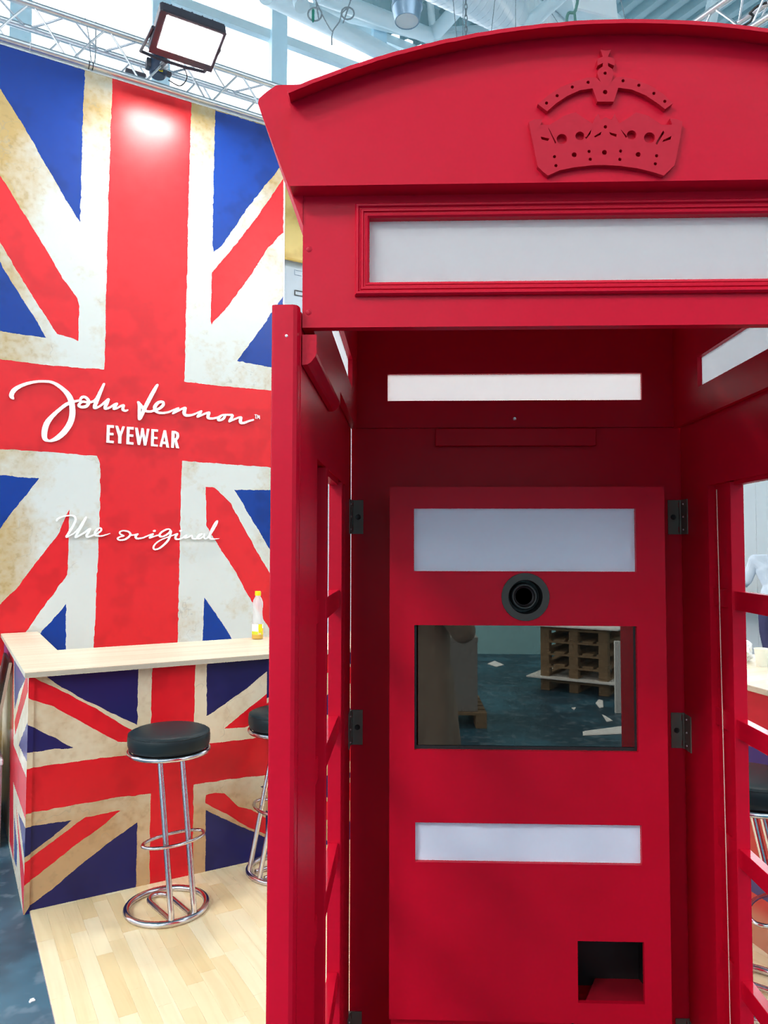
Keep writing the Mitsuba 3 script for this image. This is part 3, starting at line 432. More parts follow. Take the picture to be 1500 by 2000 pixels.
# white partition and grey panel behind the flag wall
t = 'wall_partition'; labels[t] = {'kind': 'structure', 'label': 'white exhibition partition of tall panels'}
x = 2.10
while x < 8.0:
    obj('panel', cbox([x, 10.6, 0], [x+0.985, 10.64, 3.3], 0.003), M_WPAINT, t); x += 0.992
t = thing('grey_cabinet_wall', 'pale blue grey slotted panel wall between flag and red box', 'panel')
obj('panel', sbx(2.02, 2.66, 0.0, 3.6, 2.72, 4.62), M_GREYP, t)
for z in (3.64, 3.86, 4.06, 4.26):
    sm = cat([sbx(2.44, 2.650, z, 3.5, 2.662, z+0.006), sbx(2.44, 2.650, z+0.045, 3.5, 2.662, z+0.051), sbx(2.44, 2.650, z, 2.446, 2.662, z+0.05)])
    obj('slot_frame', sm, M_BEZEL if z == 4.06 else M_GREYP, t)
t = thing('ochre_banner', 'narrow ochre yellow stone print banner hanging beside the flag', 'banner')
obj('cloth', sbx(2.31, 2.60, 4.375, 3.45, 2.606, 5.9), M_OCHRE, t)
obj('bottom_roll', tube([st(2.31, 2.60, 4.375), st(2.9, 2.60, 4.375), st(3.45, 2.60, 4.375)], 0.013, 12), M_OCHRE, t, smooth=40)
obj('side_pole', tube([st(2.30, 2.60, 0.0), st(2.30, 2.60, 3), st(2.30, 2.60, 5.95)], 0.012, 12), M_ALU, t, smooth=40, label='aluminium pole')
obj('top_pole', tube([st(2.30, 2.60, 5.93), st(2.9, 2.60, 5.93), st(3.45, 2.60, 5.93)], 0.012, 12), M_ALU, t, smooth=40, label='aluminium pole')

# ------------------------------------------------------------------ the red telephone box
tb = thing('telephone_box', 'open red wooden telephone box with crown and arched roof', 'telephone box')
W = 0.4402
arc_r = 1.177; arc_c = 2.403-arc_r
def arch_z(x, dr_=0.0): return arc_c + math.sqrt((arc_r+dr_)**2 - x*x)
def mirror_poly(p): return Polygon([(-x, z) for x, z in p])
# pediment board and roof
xs = np.linspace(-0.4545, 0.4545, 61)
ped = Polygon([(-0.4545, 2.1895)]+[(x, arch_z(x, -0.0005)) for x in xs]+[(0.4545, 2.1895)])
obj('pediment', board_y(ped, -0.033, 0.033), M_RED, tb)
prof = [(-0.062, 0.0), (-0.062, -0.0055), (-0.050, -0.0052), (-0.033, -0.0012), (1.0, -0.0012), (1.0, 0.012), (-0.02, 0.012), (-0.05, 0.004)]
v, f = [], []; th = np.linspace(-math.asin(0.4548/arc_r), math.asin(0.4548/arc_r), 121)
for i, a in enumerate(th):
    for j, (y, h) in enumerate(prof):
        wob = 0.0022*(meshkit.fbm(np.array([a*60, y*3, 0.5]), 3)-0.5) if j in (0, 7, 6, 1) else 0
        v.append([math.sin(a)*(arc_r+h+wob), y, arc_c+math.cos(a)*(arc_r+h+wob)])
m = len(prof)
for i in range(len(th)-1):
    for j in range(m):
        a, b = i*m+j, i*m+(j+1) % m
        f += [[a, b, b+m], [a, b+m, a+m]]
for base in (0, (len(th)-1)*m):
    f += [[base, base+j, base+j+1] for j in range(1, m-1)]
roof = trimesh.Trimesh(np.array(v), np.array(f), process=True); trimesh.repair.fix_normals(roof)
obj('roof', roof, M_RED, tb, smooth=25)
wedge = [(-W, 2.147), (-0.5047, 2.3206), (-0.5075, 2.3300), (-0.5060, 2.3370), (-0.4958, 2.346), (-0.4807, 2.3566), (-0.4602, 2.3570), (-W, 2.3570)]
for s in (1, -1):
    obj('cornice', board_y(Polygon([(s*x, z) for x, z in wedge]), -0.002, 0.968), M_RED, tb)
cr_arch = Polygon(CROWN_ARCH[0]).buffer(0).difference(unary_union([Point(x, z).buffer(r, 10) for x, z, r in CROWN_ARCH[1]]))
cr_base = Polygon(CROWN_BASE[0]).buffer(0).difference(unary_union([Point(x, z).buffer(r, 10) for x, z, r in CROWN_BASE[1]]+[Polygon(p).buffer(0) for p in CROWN_BASE[2]]))
k = obj('crown', board_y(unary_union([cr_arch, cr_base]), -0.0405, 0.0085), M_REDD, tb, label='raised fretwork crown emblem')
# header
for zz in (2.1113, 2.0182):
    obj('screw_plug', lathe([(0, 0.0012), (0.0028, 0.0009), (0.0045, 0.0)], 20).apply_transform(rot_to([0, -1, 0])).apply_translation([-0.4310, 0.0, zz]), M_REDD, tb, smooth=True)
obj('front_header', board_y(hole_rect(-W, 1.9956, W, 2.1915, [(-0.3432, 2.0610, 0.3432, 2.1560)]), 0.0, 0.018), M_RED, tb)
mprof = [(0.0, 0.0), (0.0, 0.0055), (0.0022, 0.0085), (0.0048, 0.0085), (0.0066, 0.0050), (0.0078, 0.0050), (0.0092, 0.0068), (0.0118, 0.0068), (0.0130, 0.0040), (0.0150, 0.0040), (0.0158, 0.0052), (0.0180, 0.0048), (0.0203, 0.0020), (0.0203, -0.012)]
obj('sign_moulding', frame_moulding(-0.3635, 2.0405, 0.3635, 2.1758, mprof, 0.0), M_RED, tb)
def sheet_y(x0, z0, x1, z1, y): return trimesh.Trimesh(np.array([[x0, y, z0], [x1, y, z0], [x1, y, z1], [x0, y, z1]]), np.array([[0, 1, 2], [0, 2, 3]]), process=False)
def sheet_x(y0, z0, y1, z1, x): return trimesh.Trimesh(np.array([[x, y0, z0], [x, y1, z0], [x, y1, z1], [x, y0, z1]]), np.array([[0, 1, 2], [0, 2, 3]]), process=False)
obj('sign_panel', sheet_y(-0.347, 2.057, 0.347, 2.160, 0.0105), M_OPAL, tb, label='blank white translucent sign panel')
obj('back_header', board_y(hole_rect(-W, 1.9995, W, 2.3170, [(-0.3425, 2.0730, 0.3425, 2.1465)]), 0.9485, 0.0145), M_RED, tb)
obj('sign_panel', sheet_y(-0.347, 2.068, 0.347, 2.151, 0.9590), M_OPAL, tb, label='white translucent back panel')
for s in (-1, 1):
    x0 = -W if s < 0 else W-0.0145
    obj('side_header', board_x(hole_rect(0.018, 1.9956, 0.9485, 2.3170, [(0.170, 2.0710, 0.780, 2.1450)]), x0, 0.0145), M_RED, tb)
    obj('sign_panel', sheet_x(0.165, 2.066, 0.785, 2.150, s*0.4370), M_OPAL, tb, label='white translucent side panel')
    cl = [(0.4402, 1.9856), (0.4194, 1.9856), (0.4192, 1.9590), (0.4205, 1.9545), (0.4235, 1.9500), (0.4275, 1.9450), (0.4325, 1.9420), (0.4402, 1.9412)]
    obj('cleat', board_y(Polygon([(s*x, z) for x, z in cl]), 0.0005, 0.38), M_RED, tb)
    obj('cleat_screw', lathe([(0, 0.0015), (0.004, 0.001), (0.0045, 0)], 16).apply_transform(trimesh.transformations.rotation_matrix(math.pi/2*-s, [0, 1, 0])).apply_translation([s*0.4257, 0.09, 2.040]), M_REDD, tb, smooth=True)
# side panels: stiles, recessed margins, glazed middle with bars
OPEN_Z0, OPEN_Z1 = 0.36, 1.828
BAR_TOPS = (1.580, 1.297, 1.015, 0.733, 0.452)
for s in (-1, 1):
    x0 = -0.4670 if s < 0 else 0.4415
    sp = obj('side_panel', board_x(hole_rect(0.0, 0.0, 0.945, 2.0185, [(0.20, OPEN_Z0, 0.768, OPEN_Z1)]), x0, 0.0255), M_RED, tb)
    for y0 in (0.310, 0.633):
        obj('mullion', cbox([s*0.4372, y0, OPEN_Z0], [s*0.4670, y0+0.025, OPEN_Z1-0.003], 0.001), M_RED, sp)
    for y0, y1 in ((0.20, 0.31), (0.658, 0.768)):
        obj('margin_board', cbox([s*0.4570, y0, OPEN_Z0], [s*0.4665, y1, OPEN_Z1]), M_RED, sp)
    for zt in BAR_TOPS:
        obj('glazing_bar', cbox([s*0.4425, 0.335, zt-0.042], [s*0.4650, 0.633, zt], 0.0012), M_GLOSS, sp)
        for y0, y1 in ((0.20, 0.31), (0.658, 0.768)):
            obj('margin_bar', cbox([s*0.4500, y0, zt-0.042], [s*0.4572, y1, zt], 0.001), M_RED, sp)
    obj('head_trim', cbox([s*0.4460, 0.335, OPEN_Z1-0.010], [s*0.4650, 0.633, OPEN_Z1]), M_RED, sp)
    px = [(0.4428, 0.0), (0.4428, -0.010), (0.4450, -0.0175), (0.4500, -0.021), (0.4770, -0.0205), (0.4805, -0.0185), (0.4818, -0.014), (0.4818, 0.0), (0.4818, 0.035), (0.4671, 0.035), (0.4671, 0.0)]
    post = extrude(Polygon([(s*x, y) for x, y in px]), 2.0230)
    obj('corner_post', post, M_RED, tb, smooth=35)
    obj('nail_head', trimesh.creation.icosphere(2, 0.0022).apply_translation([s*0.4595, -0.0205, 1.978]), M_PAPER, tb)
obj('pale_seam', tube(smooth_path([(0.4488, 0.735-0.004*i, z) for i, z in enumerate((1.815, 1.62, 1.40, 1.20, 0.98, 0.75, 0.40))], 6), 0.0011, 6), M_CREAM, tb, label='thin pale wavy seam line')
obj('back_panel', cbox([-0.4404, 0.9530, 0.0], [0.4660, 0.9700, 1.9990], 0.001), M_RED, tb)
obj('cover_strip', cbox([-0.2131, 0.9370, 1.9474], [0.2169, 0.9530, 1.9958], 0.002), M_RED, tb)
def screw(c, r, mtl, parent):
    m = cat([lathe([(0, 0.0022), (r*0.35, 0.0022), (r*0.42, 0.0008), (r*0.9, 0.0012), (r, 0.0)], 20)])
    m.apply_transform(rot_to([0, -1, 0])); m.apply_translation(c); obj('screw', m, mtl, parent, smooth=40)
screw([0.001, 0.9483, 2.0229], 0.0048, M_ALU, tb)
for s in (-1, 1):
    for z0, z1 in ((1.7115, 1.8030), (1.1490, 1.2407), (0.364, 0.4560)):
        xa, xb = (s*0.4440, s*0.4075)
        leaf = hole_rect(min(xa, xb), z0, max(xa, xb), z1, [])
        notch = [(min(s*0.4445, s*0.4345), z0+0.006, max(s*0.4445, s*0.4345), z0+0.020), (min(s*0.4445, s*0.4345), z1-0.020, max(s*0.4445, s*0.4345), z1-0.006)]
        for nb in notch: leaf = leaf.difference(sbox(*nb))
        hg = obj('hinge', cat([board_y(leaf, 0.9500, 0.003), cbox([s*0.4415, 0.900, z0], [s*0.4390, 0.944, z1]), rod([s*0.4400, 0.9485, z0], [s*0.4400, 0.9485, z1], 0.0045, 12)]), M_HINGE, tb, label='dark steel hinge')
        screw([s*0.4215, 0.9500, (z0+z1)/2], 0.0072, M_DARKST, hg)
        for zz in (z0+0.012, (z0+z1)/2, z1-0.012):
            mm = trimesh.creation.icosphere(1, 0.0028).apply_translation([s*0.4388, 0.925, zz]); obj('screw', mm, M_ALU, hg, smooth=True)
obj('threshold', cbox([-0.4415, 0.0, 0.0], [0.4415, 0.953, 0.045], 0.002), M_RED, tb)

# ------------------------------------------------------------------ photo machine inside the box
pm = thing('photo_machine', 'red photo machine with camera lens and dark screen inside the telephone box', 'photo machine')
PW = 0.3312; py_ = 0.753
fp = hole_rect(-PW, 0.5605, PW, 1.8232, [(-0.2720, 1.6182, 0.2625, 1.7706), (-0.2712, 1.1897, 0.2618, 1.4880), (-0.2690, 0.9262, 0.2665, 1.0190), (0.1137, 0.6070, 0.2690, 0.7490)])
fp = fp.difference(Point(-0.0035, 1.5570).buffer(0.0405, 32))
front = obj('front_panel', board_y(fp, py_, 0.012), M_RED, pm)
obj('flash_window', cbox([-0.278, py_+0.012, 1.612], [0.268, py_+0.016, 1.776]), M_FLASH, pm, label='wide frosted flash window')
obj('flash_window', cbox([-0.275, py_+0.012, 0.920], [0.272, py_+0.016, 1.025]), M_FLASH, pm, label='narrow frosted lower window')
sc_ = obj('screen', cbox([-0.262, py_+0.0125, 1.199], [0.2605, py_+0.018, 1.4905]), M_SCREEN, pm, label='black glass screen')
obj('screen_frame', board_y(hole_rect(-0.280, 1.180, 0.270, 1.497, [(-0.2655, 1.198, 0.2560, 1.4895)]), py_+0.012, 0.010), M_BLACK, pm)
def at_lens(prof, n=64):
    m = lathe(prof, n); m.apply_transform(rot_to([0, -1, 0])); m.apply_translation([-0.0035, py_, 1.5570]); return m
ln = obj('camera_lens', at_lens([(0.0405, -0.001), (0.0412, 0.003), (0.0570, 0.003), (0.0577, 0.002), (0.0577, 0.0), (0.0577, -0.0005)]), M_BEZEL, pm, smooth=30, label='round camera lens in grey bezel')
obj('lens_barrel', at_lens([(0.0405, 0.002), (0.0400, -0.045), (0.0325, -0.045), (0.0325, -0.016), (0.0300, -0.0125), (0.0285, -0.0125), (0.0270, -0.018), (0.0240, -0.022), (0.0205, -0.024), (0.0205, -0.035)]), M_BLACK, ln, smooth=30)
obj('front_glass', at_lens([(0.0, -0.018), (0.006, -0.0186), (0.012, -0.0203), (0.017, -0.0228), (0.0207, -0.0255)]), M_LENS, ln, smooth=True)
obj('engraved_ring', at_lens([(0.0262, -0.0128), (0.0274, -0.0122), (0.0282, -0.0122)]), M_BEZEL, ln, smooth=True)
obj('body', cat([cbox([-PW+0.004, py_+0.012, 0.56], [-PW+0.018, 0.949, 1.82]), cbox([PW-0.018, py_+0.012, 0.56], [PW-0.004, 0.949, 1.82]), cbox([-PW+0.004, py_+0.012, 1.806], [PW-0.004, 0.949, 1.82]),
    cbox([-PW+0.004, 0.940, 0.56], [PW-0.004, 0.949, 1.82]), cbox([-PW+0.004, py_+0.02, 0.045], [PW-0.004, 0.949, 0.515]), cbox([-PW+0.004, py_+0.02, 0.515], [PW-0.004, py_+0.032, 0.5595])]), M_RED, pm)
x0, x1, z0, z1, yb = 0.1050, 0.3060, 0.5500, 0.7525, 0.925
sl = obj('print_slot', cat([cbox([x0-0.004, py_+0.012, z0], [x0, yb, z1]), cbox([x1, py_+0.012, z0], [x1+0.004, yb, z1]), cbox([x0, py_+0.012, z1], [x1, yb, z1+0.004]), cbox([x0, yb, z0], [x1, yb+0.004, z1])]), M_BLACK, pm, label='open photo delivery slot')
tray = trimesh.convex.convex_hull(np.array([[0.134, py_+0.0125, 0.6060], [x1, py_+0.0125, 0.6060], [0.195, yb-0.001, 0.5690], [x1, yb-0.001, 0.5690], [0.134, py_+0.0125, 0.6020], [x1, py_+0.0125, 0.6020], [0.195, yb-0.001, 0.5640], [x1, yb-0.001, 0.5640]]))
obj('tray', tray, M_REDD, sl)

# ------------------------------------------------------------------ the stand: flag wall, truss, floodlights
def SM(m): m.apply_transform(S); return m
WB = 1.72
fb = thing('flag_banner', 'tall weathered flag print banner with white raised lettering', 'banner')
obj('cloth', sbx(-0.20, WB, 0.0, 1.936, WB+0.004, 5.070), M_BANNER, fb, label='red white and blue flag print')
obj('backing_board', sbx(-0.20, WB+0.006, 0.0, 1.932, WB+0.07, 5.05), M_WPAINT, fb)
obj('top_rail', sbx(-0.20, WB-0.006, 5.060, 1.936, WB+0.012, 5.078, 0.002), M_WPAINT, fb, label='white top rail')
obj('edge_strip', sbx(1.934, WB-0.003, 0.0, 1.944, WB+0.072, 5.07, 0.001), M_ALU, fb)
def script_shape(strokes):
    parts = []
    for s in strokes:
        p = smooth_path(np.array(s), 5) if len(s) > 2 else np.array(s)
        ds = [Point(x, z).buffer(max(w, 0.003)/2, 8) for x, z, w in p]
        parts += [unary_union([u, w]).convex_hull for u, w in zip(ds[:-1], ds[1:])]
    return unary_union(parts).simplify(0.0004)
def lettering(shape, name, label, gap=0.006, th=0.014):
    m = extrude(shape, th); m.apply_transform(np.array([[1, 0, 0, 0], [0, 0, -1, WB-gap], [0, 1, 0, 0], [0, 0, 0, 1.0]])); m.apply_transform(S)
    return obj(name, m, M_WHITE, fb, label=label)
lettering(script_shape(SCRIPT_NAME), 'script_lettering', 'large white handwritten script lettering')
for i, (o_, h_) in enumerate(CAPITALS):
    g = Polygon(o_).buffer(0)
    if h_: g = g.difference(Polygon(h_).buffer(0))
    lettering(g, 'capital_letter', 'white capital letter')
lettering(script_shape(TRADEMARK), 'trademark_letters', 'tiny white trademark letters', 0.002, 0.006)
lettering(script_shape(SCRIPT_PHRASE), 'phrase_lettering', 'smaller white handwritten script lettering', 0.014, 0.014)

def truss(key, p0, axis, length, across, up=(0, 0, 1.0), size=0.298, depth=0.27, bay=0.50, r=0.0245, rb=0.008):
    """square lattice truss: chords from p0 along axis, second side across"""
    p0, axis, across, up = map(lambda q: np.asarray(q, float), (p0, axis, across, up))
    cs = [p0, p0+up*size, p0+across*depth+up*size, p0+across*depth]
    for c in cs: obj('chord', tube([c, c+axis*length/2, c+axis*length], r, 16), M_ALU, key, smooth=40)
    n = int(length/bay)
    for i in range(4):
        c, e = cs[i], cs[(i+1) % 4]
        for k in range(n):
            s0, s1, s2 = k*bay, (k+0.5)*bay, (k+1)*bay
            obj('brace', tube([c+axis*(s0+0.02), (c+e)/2+axis*(s0+s1)/2, e+axis*(s1-0.01)], rb, 8), M_ALU, key, smooth=40)
            obj('brace', tube([e+axis*(s1+0.01), (c+e)/2+axis*(s1+s2)/2, c+axis*(s2-0.02)], rb, 8), M_ALU, key, smooth=40)
tr = thing('lighting_truss', 'aluminium lattice truss running along the top of the flag wall', 'truss')
truss(tr, st(-0.70, 1.70, 5.096), A, 5.2, B)
for a in (0.05, 0.43, 0.455):
    obj('cable_tie', ring(st(a, 1.70, 5.096), 0.027, 0.003, 24, 6, B, [0, 0, 1]), M_BLACK if a > 0.1 else M_WPAINT, tr, smooth=True)
obj('cable', tube(smooth_path([st(0.40, 1.69, 5.42), st(0.43, 1.72, 5.30), st(0.44, 1.72, 5.2), st(0.445, 1.69, 5.10)], 5), 0.004, 6), M_ROPE, tr, smooth=True)
obj('cable', tube(smooth_path([st(0.47, 1.69, 5.42), st(0.475, 1.72, 5.30), st(0.475, 1.72, 5.2), st(0.465, 1.69, 5.10)], 5), 0.004, 6), M_ROPE, tr, smooth=True)
obj('support_leg', sbx(-0.62, 1.80, 0.0, -0.56, 1.86, 5.1), M_ALU, tr); obj('support_leg', sbx(4.34, 1.80, 0.0, 4.40, 1.86, 5.1), M_ALU, tr)
tr2 = thing('side_truss', 'aluminium lattice truss at right above the box with black cables', 'truss')
truss(tr2, st(4.13, 1.60, 5.096), -B, 4.2, A, depth=0.27)
for pts in BLACK_CABLE:
    pp = np.array(pts); obj('black_cable', tube(smooth_path(pp, 6), 0.008, 8), M_BLACK, tr2, smooth=True)
obj('support_leg', sbx(4.20, -2.55, 0.0, 4.26, -2.49, 5.1), M_ALU, tr2)

def floodlight(a, label, FM=None):
    """flat floodlight on a short arm in front of the truss, tilted steeply down"""
    t = thing('floodlight', label, 'floodlight')
    FM = S if FM is None else FM
    def SM(m): m.apply_transform(FM); return m
    p0 = np.array([0, 1.000, 5.180]); p1 = np.array([0, 1.340, 5.095])                 # top and bottom edge of the face in (b, z)
    mid = (p0+p1)/2; e = (p1-p0); h = np.linalg.norm(e); e /= h; n = np.array([0, -abs(e[2]), -abs(e[1])]); n /= np.linalg.norm(n)
    F = np.eye(4); F[:3, 0] = [1, 0, 0]; F[:3, 1] = e; F[:3, 2] = n; F[:3, 3] = [a, mid[1], mid[2]]
    def put(m): m.apply_transform(F); return SM(m)
    w = 0.445/2; hh = h/2
    obj('housing', put(cbox([-w, -hh, -0.085], [w, hh, 0.0], 0.014)), M_BLACKH, t)
    obj('bezel', put(cat([cbox([-w, -hh, 0.0], [-w+0.045, hh, 0.003], 0.001), cbox([w-0.022, -hh, 0.0], [w, hh, 0.003], 0.001), cbox([-w, -hh, 0.0], [w, -hh+0.022, 0.003], 0.001), cbox([-w, hh-0.06, 0.0], [w, hh, 0.003], 0.001)])), M_BLACKH, t)
    k = obj('lamp_glass', put(cbox([-w+0.045, -hh+0.022, 0.001], [w-0.022, hh-0.06, 0.006])), M_WPAINT, t, label='glowing white lamp glass')
    scene[k]['emitter'] = {'type': 'area', 'radiance': {'type': 'rgb', 'value': [FLOOD*c for c in (1.0, 0.97, 0.90)]}}
    for x in (-0.14, -0.07, 0.0, 0.07, 0.14):
        obj('cooling_fin', put(cbox([x-0.004, -hh+0.03, -0.115], [x+0.004, hh-0.03, -0.085])), M_BLACKH, t)
    obj('yoke', SM(tube([[a-w-0.008, 1.18, 5.17], [a-w-0.01, 1.30, 5.18], [a-w-0.01, 1.55, 5.22], [a-0.10, 1.60, 5.24], [a+0.10, 1.60, 5.24], [a+w+0.01, 1.55, 5.22], [a+w+0.01, 1.30, 5.18], [a+w+0.008, 1.18, 5.17]], 0.011, 8)), M_BLACKH, t, smooth=40)
    obj('arm', SM(tube([[a-0.04, 1.60, 5.24], [a-0.04, 1.72, 5.27], [a-0.04, 1.85, 5.30]], 0.018, 10)), M_BLACKH, t, smooth=40)
    return t
M_BLACKH = mat('floodlight_housing', two(principled((0.035, 0.033, 0.045), 0.4)))
floodlight(0.985, 'black floodlight glowing white on the truss above the flag')
floodlight(3.55, 'second glowing black floodlight on the truss, hidden behind the telephone box')
TURN = np.array([[0, 1, 0, 2.43], [-1, 0, 0, -2.0], [0, 0, 1, 0], [0, 0, 0, 1.0]])
floodlight(0.0, 'third glowing black floodlight, on the side truss above the second counter', S@TURN)
t = thing('lamp_driver', 'dark blue black round lamp driver clamped in the truss below the floodlight', 'lamp driver')
def at_drv(m): m.apply_translation([0.945, 1.84, 5.315]); return SM(m)
R90 = trimesh.transformations.rotation_matrix(math.pi/2, [1, 0, 0])
obj('body', at_drv(lathe([(0, -0.06), (0.050, -0.06), (0.064, -0.045), (0.066, 0.05), (0.055, 0.085), (0.03, 0.10), (0, 0.10)], 32)), mat('driver_shell', two(principled((0.02, 0.035, 0.07), 0.4))), t, smooth=30)
dl = lathe([(0, 0.0), (0.030, 0.0), (0.034, 0.006), (0.026, 0.010), (0.012, 0.006), (0, 0.009)], 32); dl.apply_transform(R90); dl.apply_translation([0.03, -0.064, 0.0])
obj('dial', at_drv(dl), M_ALU, t, smooth=30)
obj('clamp', at_drv(cat([cbox([-0.09, -0.03, -0.02], [-0.055, 0.03, 0.05], 0.004), cbox([0.055, -0.02, -0.03], [0.10, 0.02, 0.0], 0.004), cbox([-0.05, -0.03, 0.09], [0.08, 0.03, 0.125], 0.006), cbox([-0.03, -0.02, -0.16], [0.19, 0.02, -0.12], 0.006), cbox([-0.24, -0.02, -0.10], [-0.09, 0.02, -0.075], 0.006)])), M_BLACKH, t)
obj('cable', SM(tube(smooth_path([[1.03, 1.80, 5.36], [1.10, 1.74, 5.33], [1.14, 1.74, 5.26], [1.10, 1.78, 5.20], [1.02, 1.82, 5.24]], 6), 0.004, 6)), M_BLACK, t, smooth=True)
obj('sticker', at_drv(cbox([0.07, -0.035, 0.095], [0.10, -0.0305, 0.125])), M_YELLOW, t, label='small yellow sticker')
obj('sticker', at_drv(cbox([-0.01, -0.070, -0.055], [0.02, -0.0665, -0.035])), M_YELLOW, t, label='small yellow sticker')

# ------------------------------------------------------------------ laminate floor of the stand
lf = 'floor_laminate'; labels[lf] = {'kind': 'structure', 'label': 'pale birch laminate floor of the stand'}
obj('base', cat([sbx(0.006, -1.95, 0.0, 5.5, 1.9, 0.0066), sbx(1.52, -2.80, 0.0, 5.5, -1.9501, 0.0066)]), M_EDGE, lf)
near, far = [], {m: [] for m in M_PLANK}
WS = 0.0655; prng = random.Random(11); row = 0; a = 0.0075
while a < 5.4:
    BMIN = -1.95 if a < 1.52 else -2.80
    b = BMIN + prng.uniform(-0.4, 0.0)
    while b < 1.9:
        L = prng.choice((0.34, 0.40, 0.46, 0.30))
        b0, b1 = max(b, BMIN), min(b+L, 1.9)
        if b1-b0 > 0.02:
            mtl = prng.choices(M_PLANK, (4, 4, 2.4, 1.2))[0]
            m = sbx(a, b0, 0.0060, a+WS-0.0004, b1-0.0005, 0.0085)
            (near if (a < 1.42 and b1 > -1.25 and b0 < 0.02) else far[mtl]).append((m, mtl) if (a < 1.42 and b1 > -1.25 and b0 < 0.02) else m)
        b += L
    a += WS; row += 1
for m, mtl in near: obj('plank', m, mtl, lf)
for i, mtl in enumerate(M_PLANK):
    if far[mtl]: obj('plank_field', cat(far[mtl]), mtl, lf, kind='stuff')

# ------------------------------------------------------------------ bar counter with flag print
bc = thing('bar_counter', 'L shaped bar counter covered in flag print with pale oak top', 'bar counter')
CH = 1.075
obj('front_panel', sbx(0.004, 0.010, 0.006, 3.2, 0.028, CH), M_FRONT, bc, label='flag print front panel')
obj('end_panel', sbx(-0.020, 0.0, 0.0, 0.004, 1.690, CH), M_END, bc, label='flag print end panel')
obj('front_edge', sbx(-0.0201, -0.0004, 0.0, 0.0042, 0.0006, CH), M_FRONT, bc)
obj('back_panel', sbx(0.15, 0.60, 0.0, 3.2, 0.618, CH), M_WPAINT, bc)
obj('return_panel', sbx(0.15, 0.618, 0.0, 0.168, 1.69, CH), M_WPAINT, bc)
top = unary_union([sbox(-0.040, -0.047, 3.22, 0.676), sbox(-0.040, 0.60, 0.181, 1.695)])
tm = extrude(top, 0.025); tm.apply_translation([0, 0, CH]); obj('countertop', SM(tm), M_WOODTOP, bc, label='pale oak countertop')
edge = extrude(top.buffer(0.0006, join_style=2), 0.021); edge.apply_translation([0, 0, CH+0.001]); obj('edge_band', SM(edge), mat('edge_band', two(principled((0.42, 0.38, 0.30), 0.45))), bc)

# ------------------------------------------------------------------ bar stools
def bar_stool(pos, yaw, label, group='chrome bar stools with black seats'):
    t = thing('bar_stool', label, 'bar stool', group)
    M = trimesh.transformations.rotation_matrix(yaw, [0, 0, 1]); M[:3, 3] = pos
    def put(m): m.apply_transform(M); return m
    SZ = 0.825
    seat = lathe([(0, SZ), (0.06, SZ), (0.12, SZ-0.002), (0.160, SZ-0.007), (0.176, SZ-0.014), (0.1835, SZ-0.024), (0.1860, SZ-0.040), (0.1850, SZ-0.066), (0.179, SZ-0.086), (0.165, SZ-0.093), (0, SZ-0.093)], 72)
    so = obj('seat', put(seat), M_LEATHER, t, smooth=50)
    obj('piping', put(ring([0, 0, SZ-0.0205], 0.1815, 0.0025, 72, 8)), M_LEATHER, so, smooth=True)
    obj('seat_ring', put(ring([0, 0, SZ-0.103], 0.178, 0.011, 72, 12)), M_CHROME, t, smooth=True)
    obj('seat_plate', put(lathe([(0, SZ-0.093), (0.160, SZ-0.093), (0.160, SZ-0.108), (0, SZ-0.108)], 48)), M_DARKST, t, smooth=30)
    r = 0.0125
    # two posts rise from the rim of the base, lean back and end under the seat; each runs on as a bar along the floor
    for s in (-1, 1):
        x = s*0.054
        obj('post', put(tube(smooth_path([(x, -0.163, 0.020), (x, -0.160, 0.055), (x, -0.148, 0.11), (x, -0.10, 0.33), (x, -0.045, 0.58), (x, -0.022, 0.69), (x, -0.020, 0.715)], 6), r, 16)), M_CHROME, t, smooth=50)
    loop = [(-0.047, -0.135, 0.016), (-0.047, 0.06, 0.016), (-0.040, 0.105, 0.016), (-0.022, 0.128, 0.016), (0, 0.134, 0.016), (0.022, 0.128, 0.016), (0.040, 0.105, 0.016), (0.047, 0.06, 0.016), (0.047, -0.135, 0.016)]
    obj('floor_loop', put(tube(smooth_path(loop, 6), 0.011, 14)), M_CHROME, t, smooth=50)
    obj('base_ring', put(ring([0, 0, 0.0155], 0.178, 0.0145, 80, 14)), M_CHROME, t, smooth=True)
    fr = [(0.145*math.cos(q), -0.060 + 0.066*math.sin(q)*(1.0 if math.sin(q) > 0 else 1.25), 0.335) for q in np.arange(48)*2*np.pi/48]
    obj('foot_ring', put(tube(fr, 0.0075, 10, closed=True)), M_CHROME, t, smooth=True)
    return t
ang_A = math.atan2(A[1], A[0])
bar_stool(st(0.553, -0.287, 0.0085), ang_A+0.18, 'chrome bar stool with black round seat, in full view before the counter')
bar_stool(st(1.172, -0.185, 0.0085), ang_A+-1.45, 'chrome bar stool half hidden behind the red corner post')

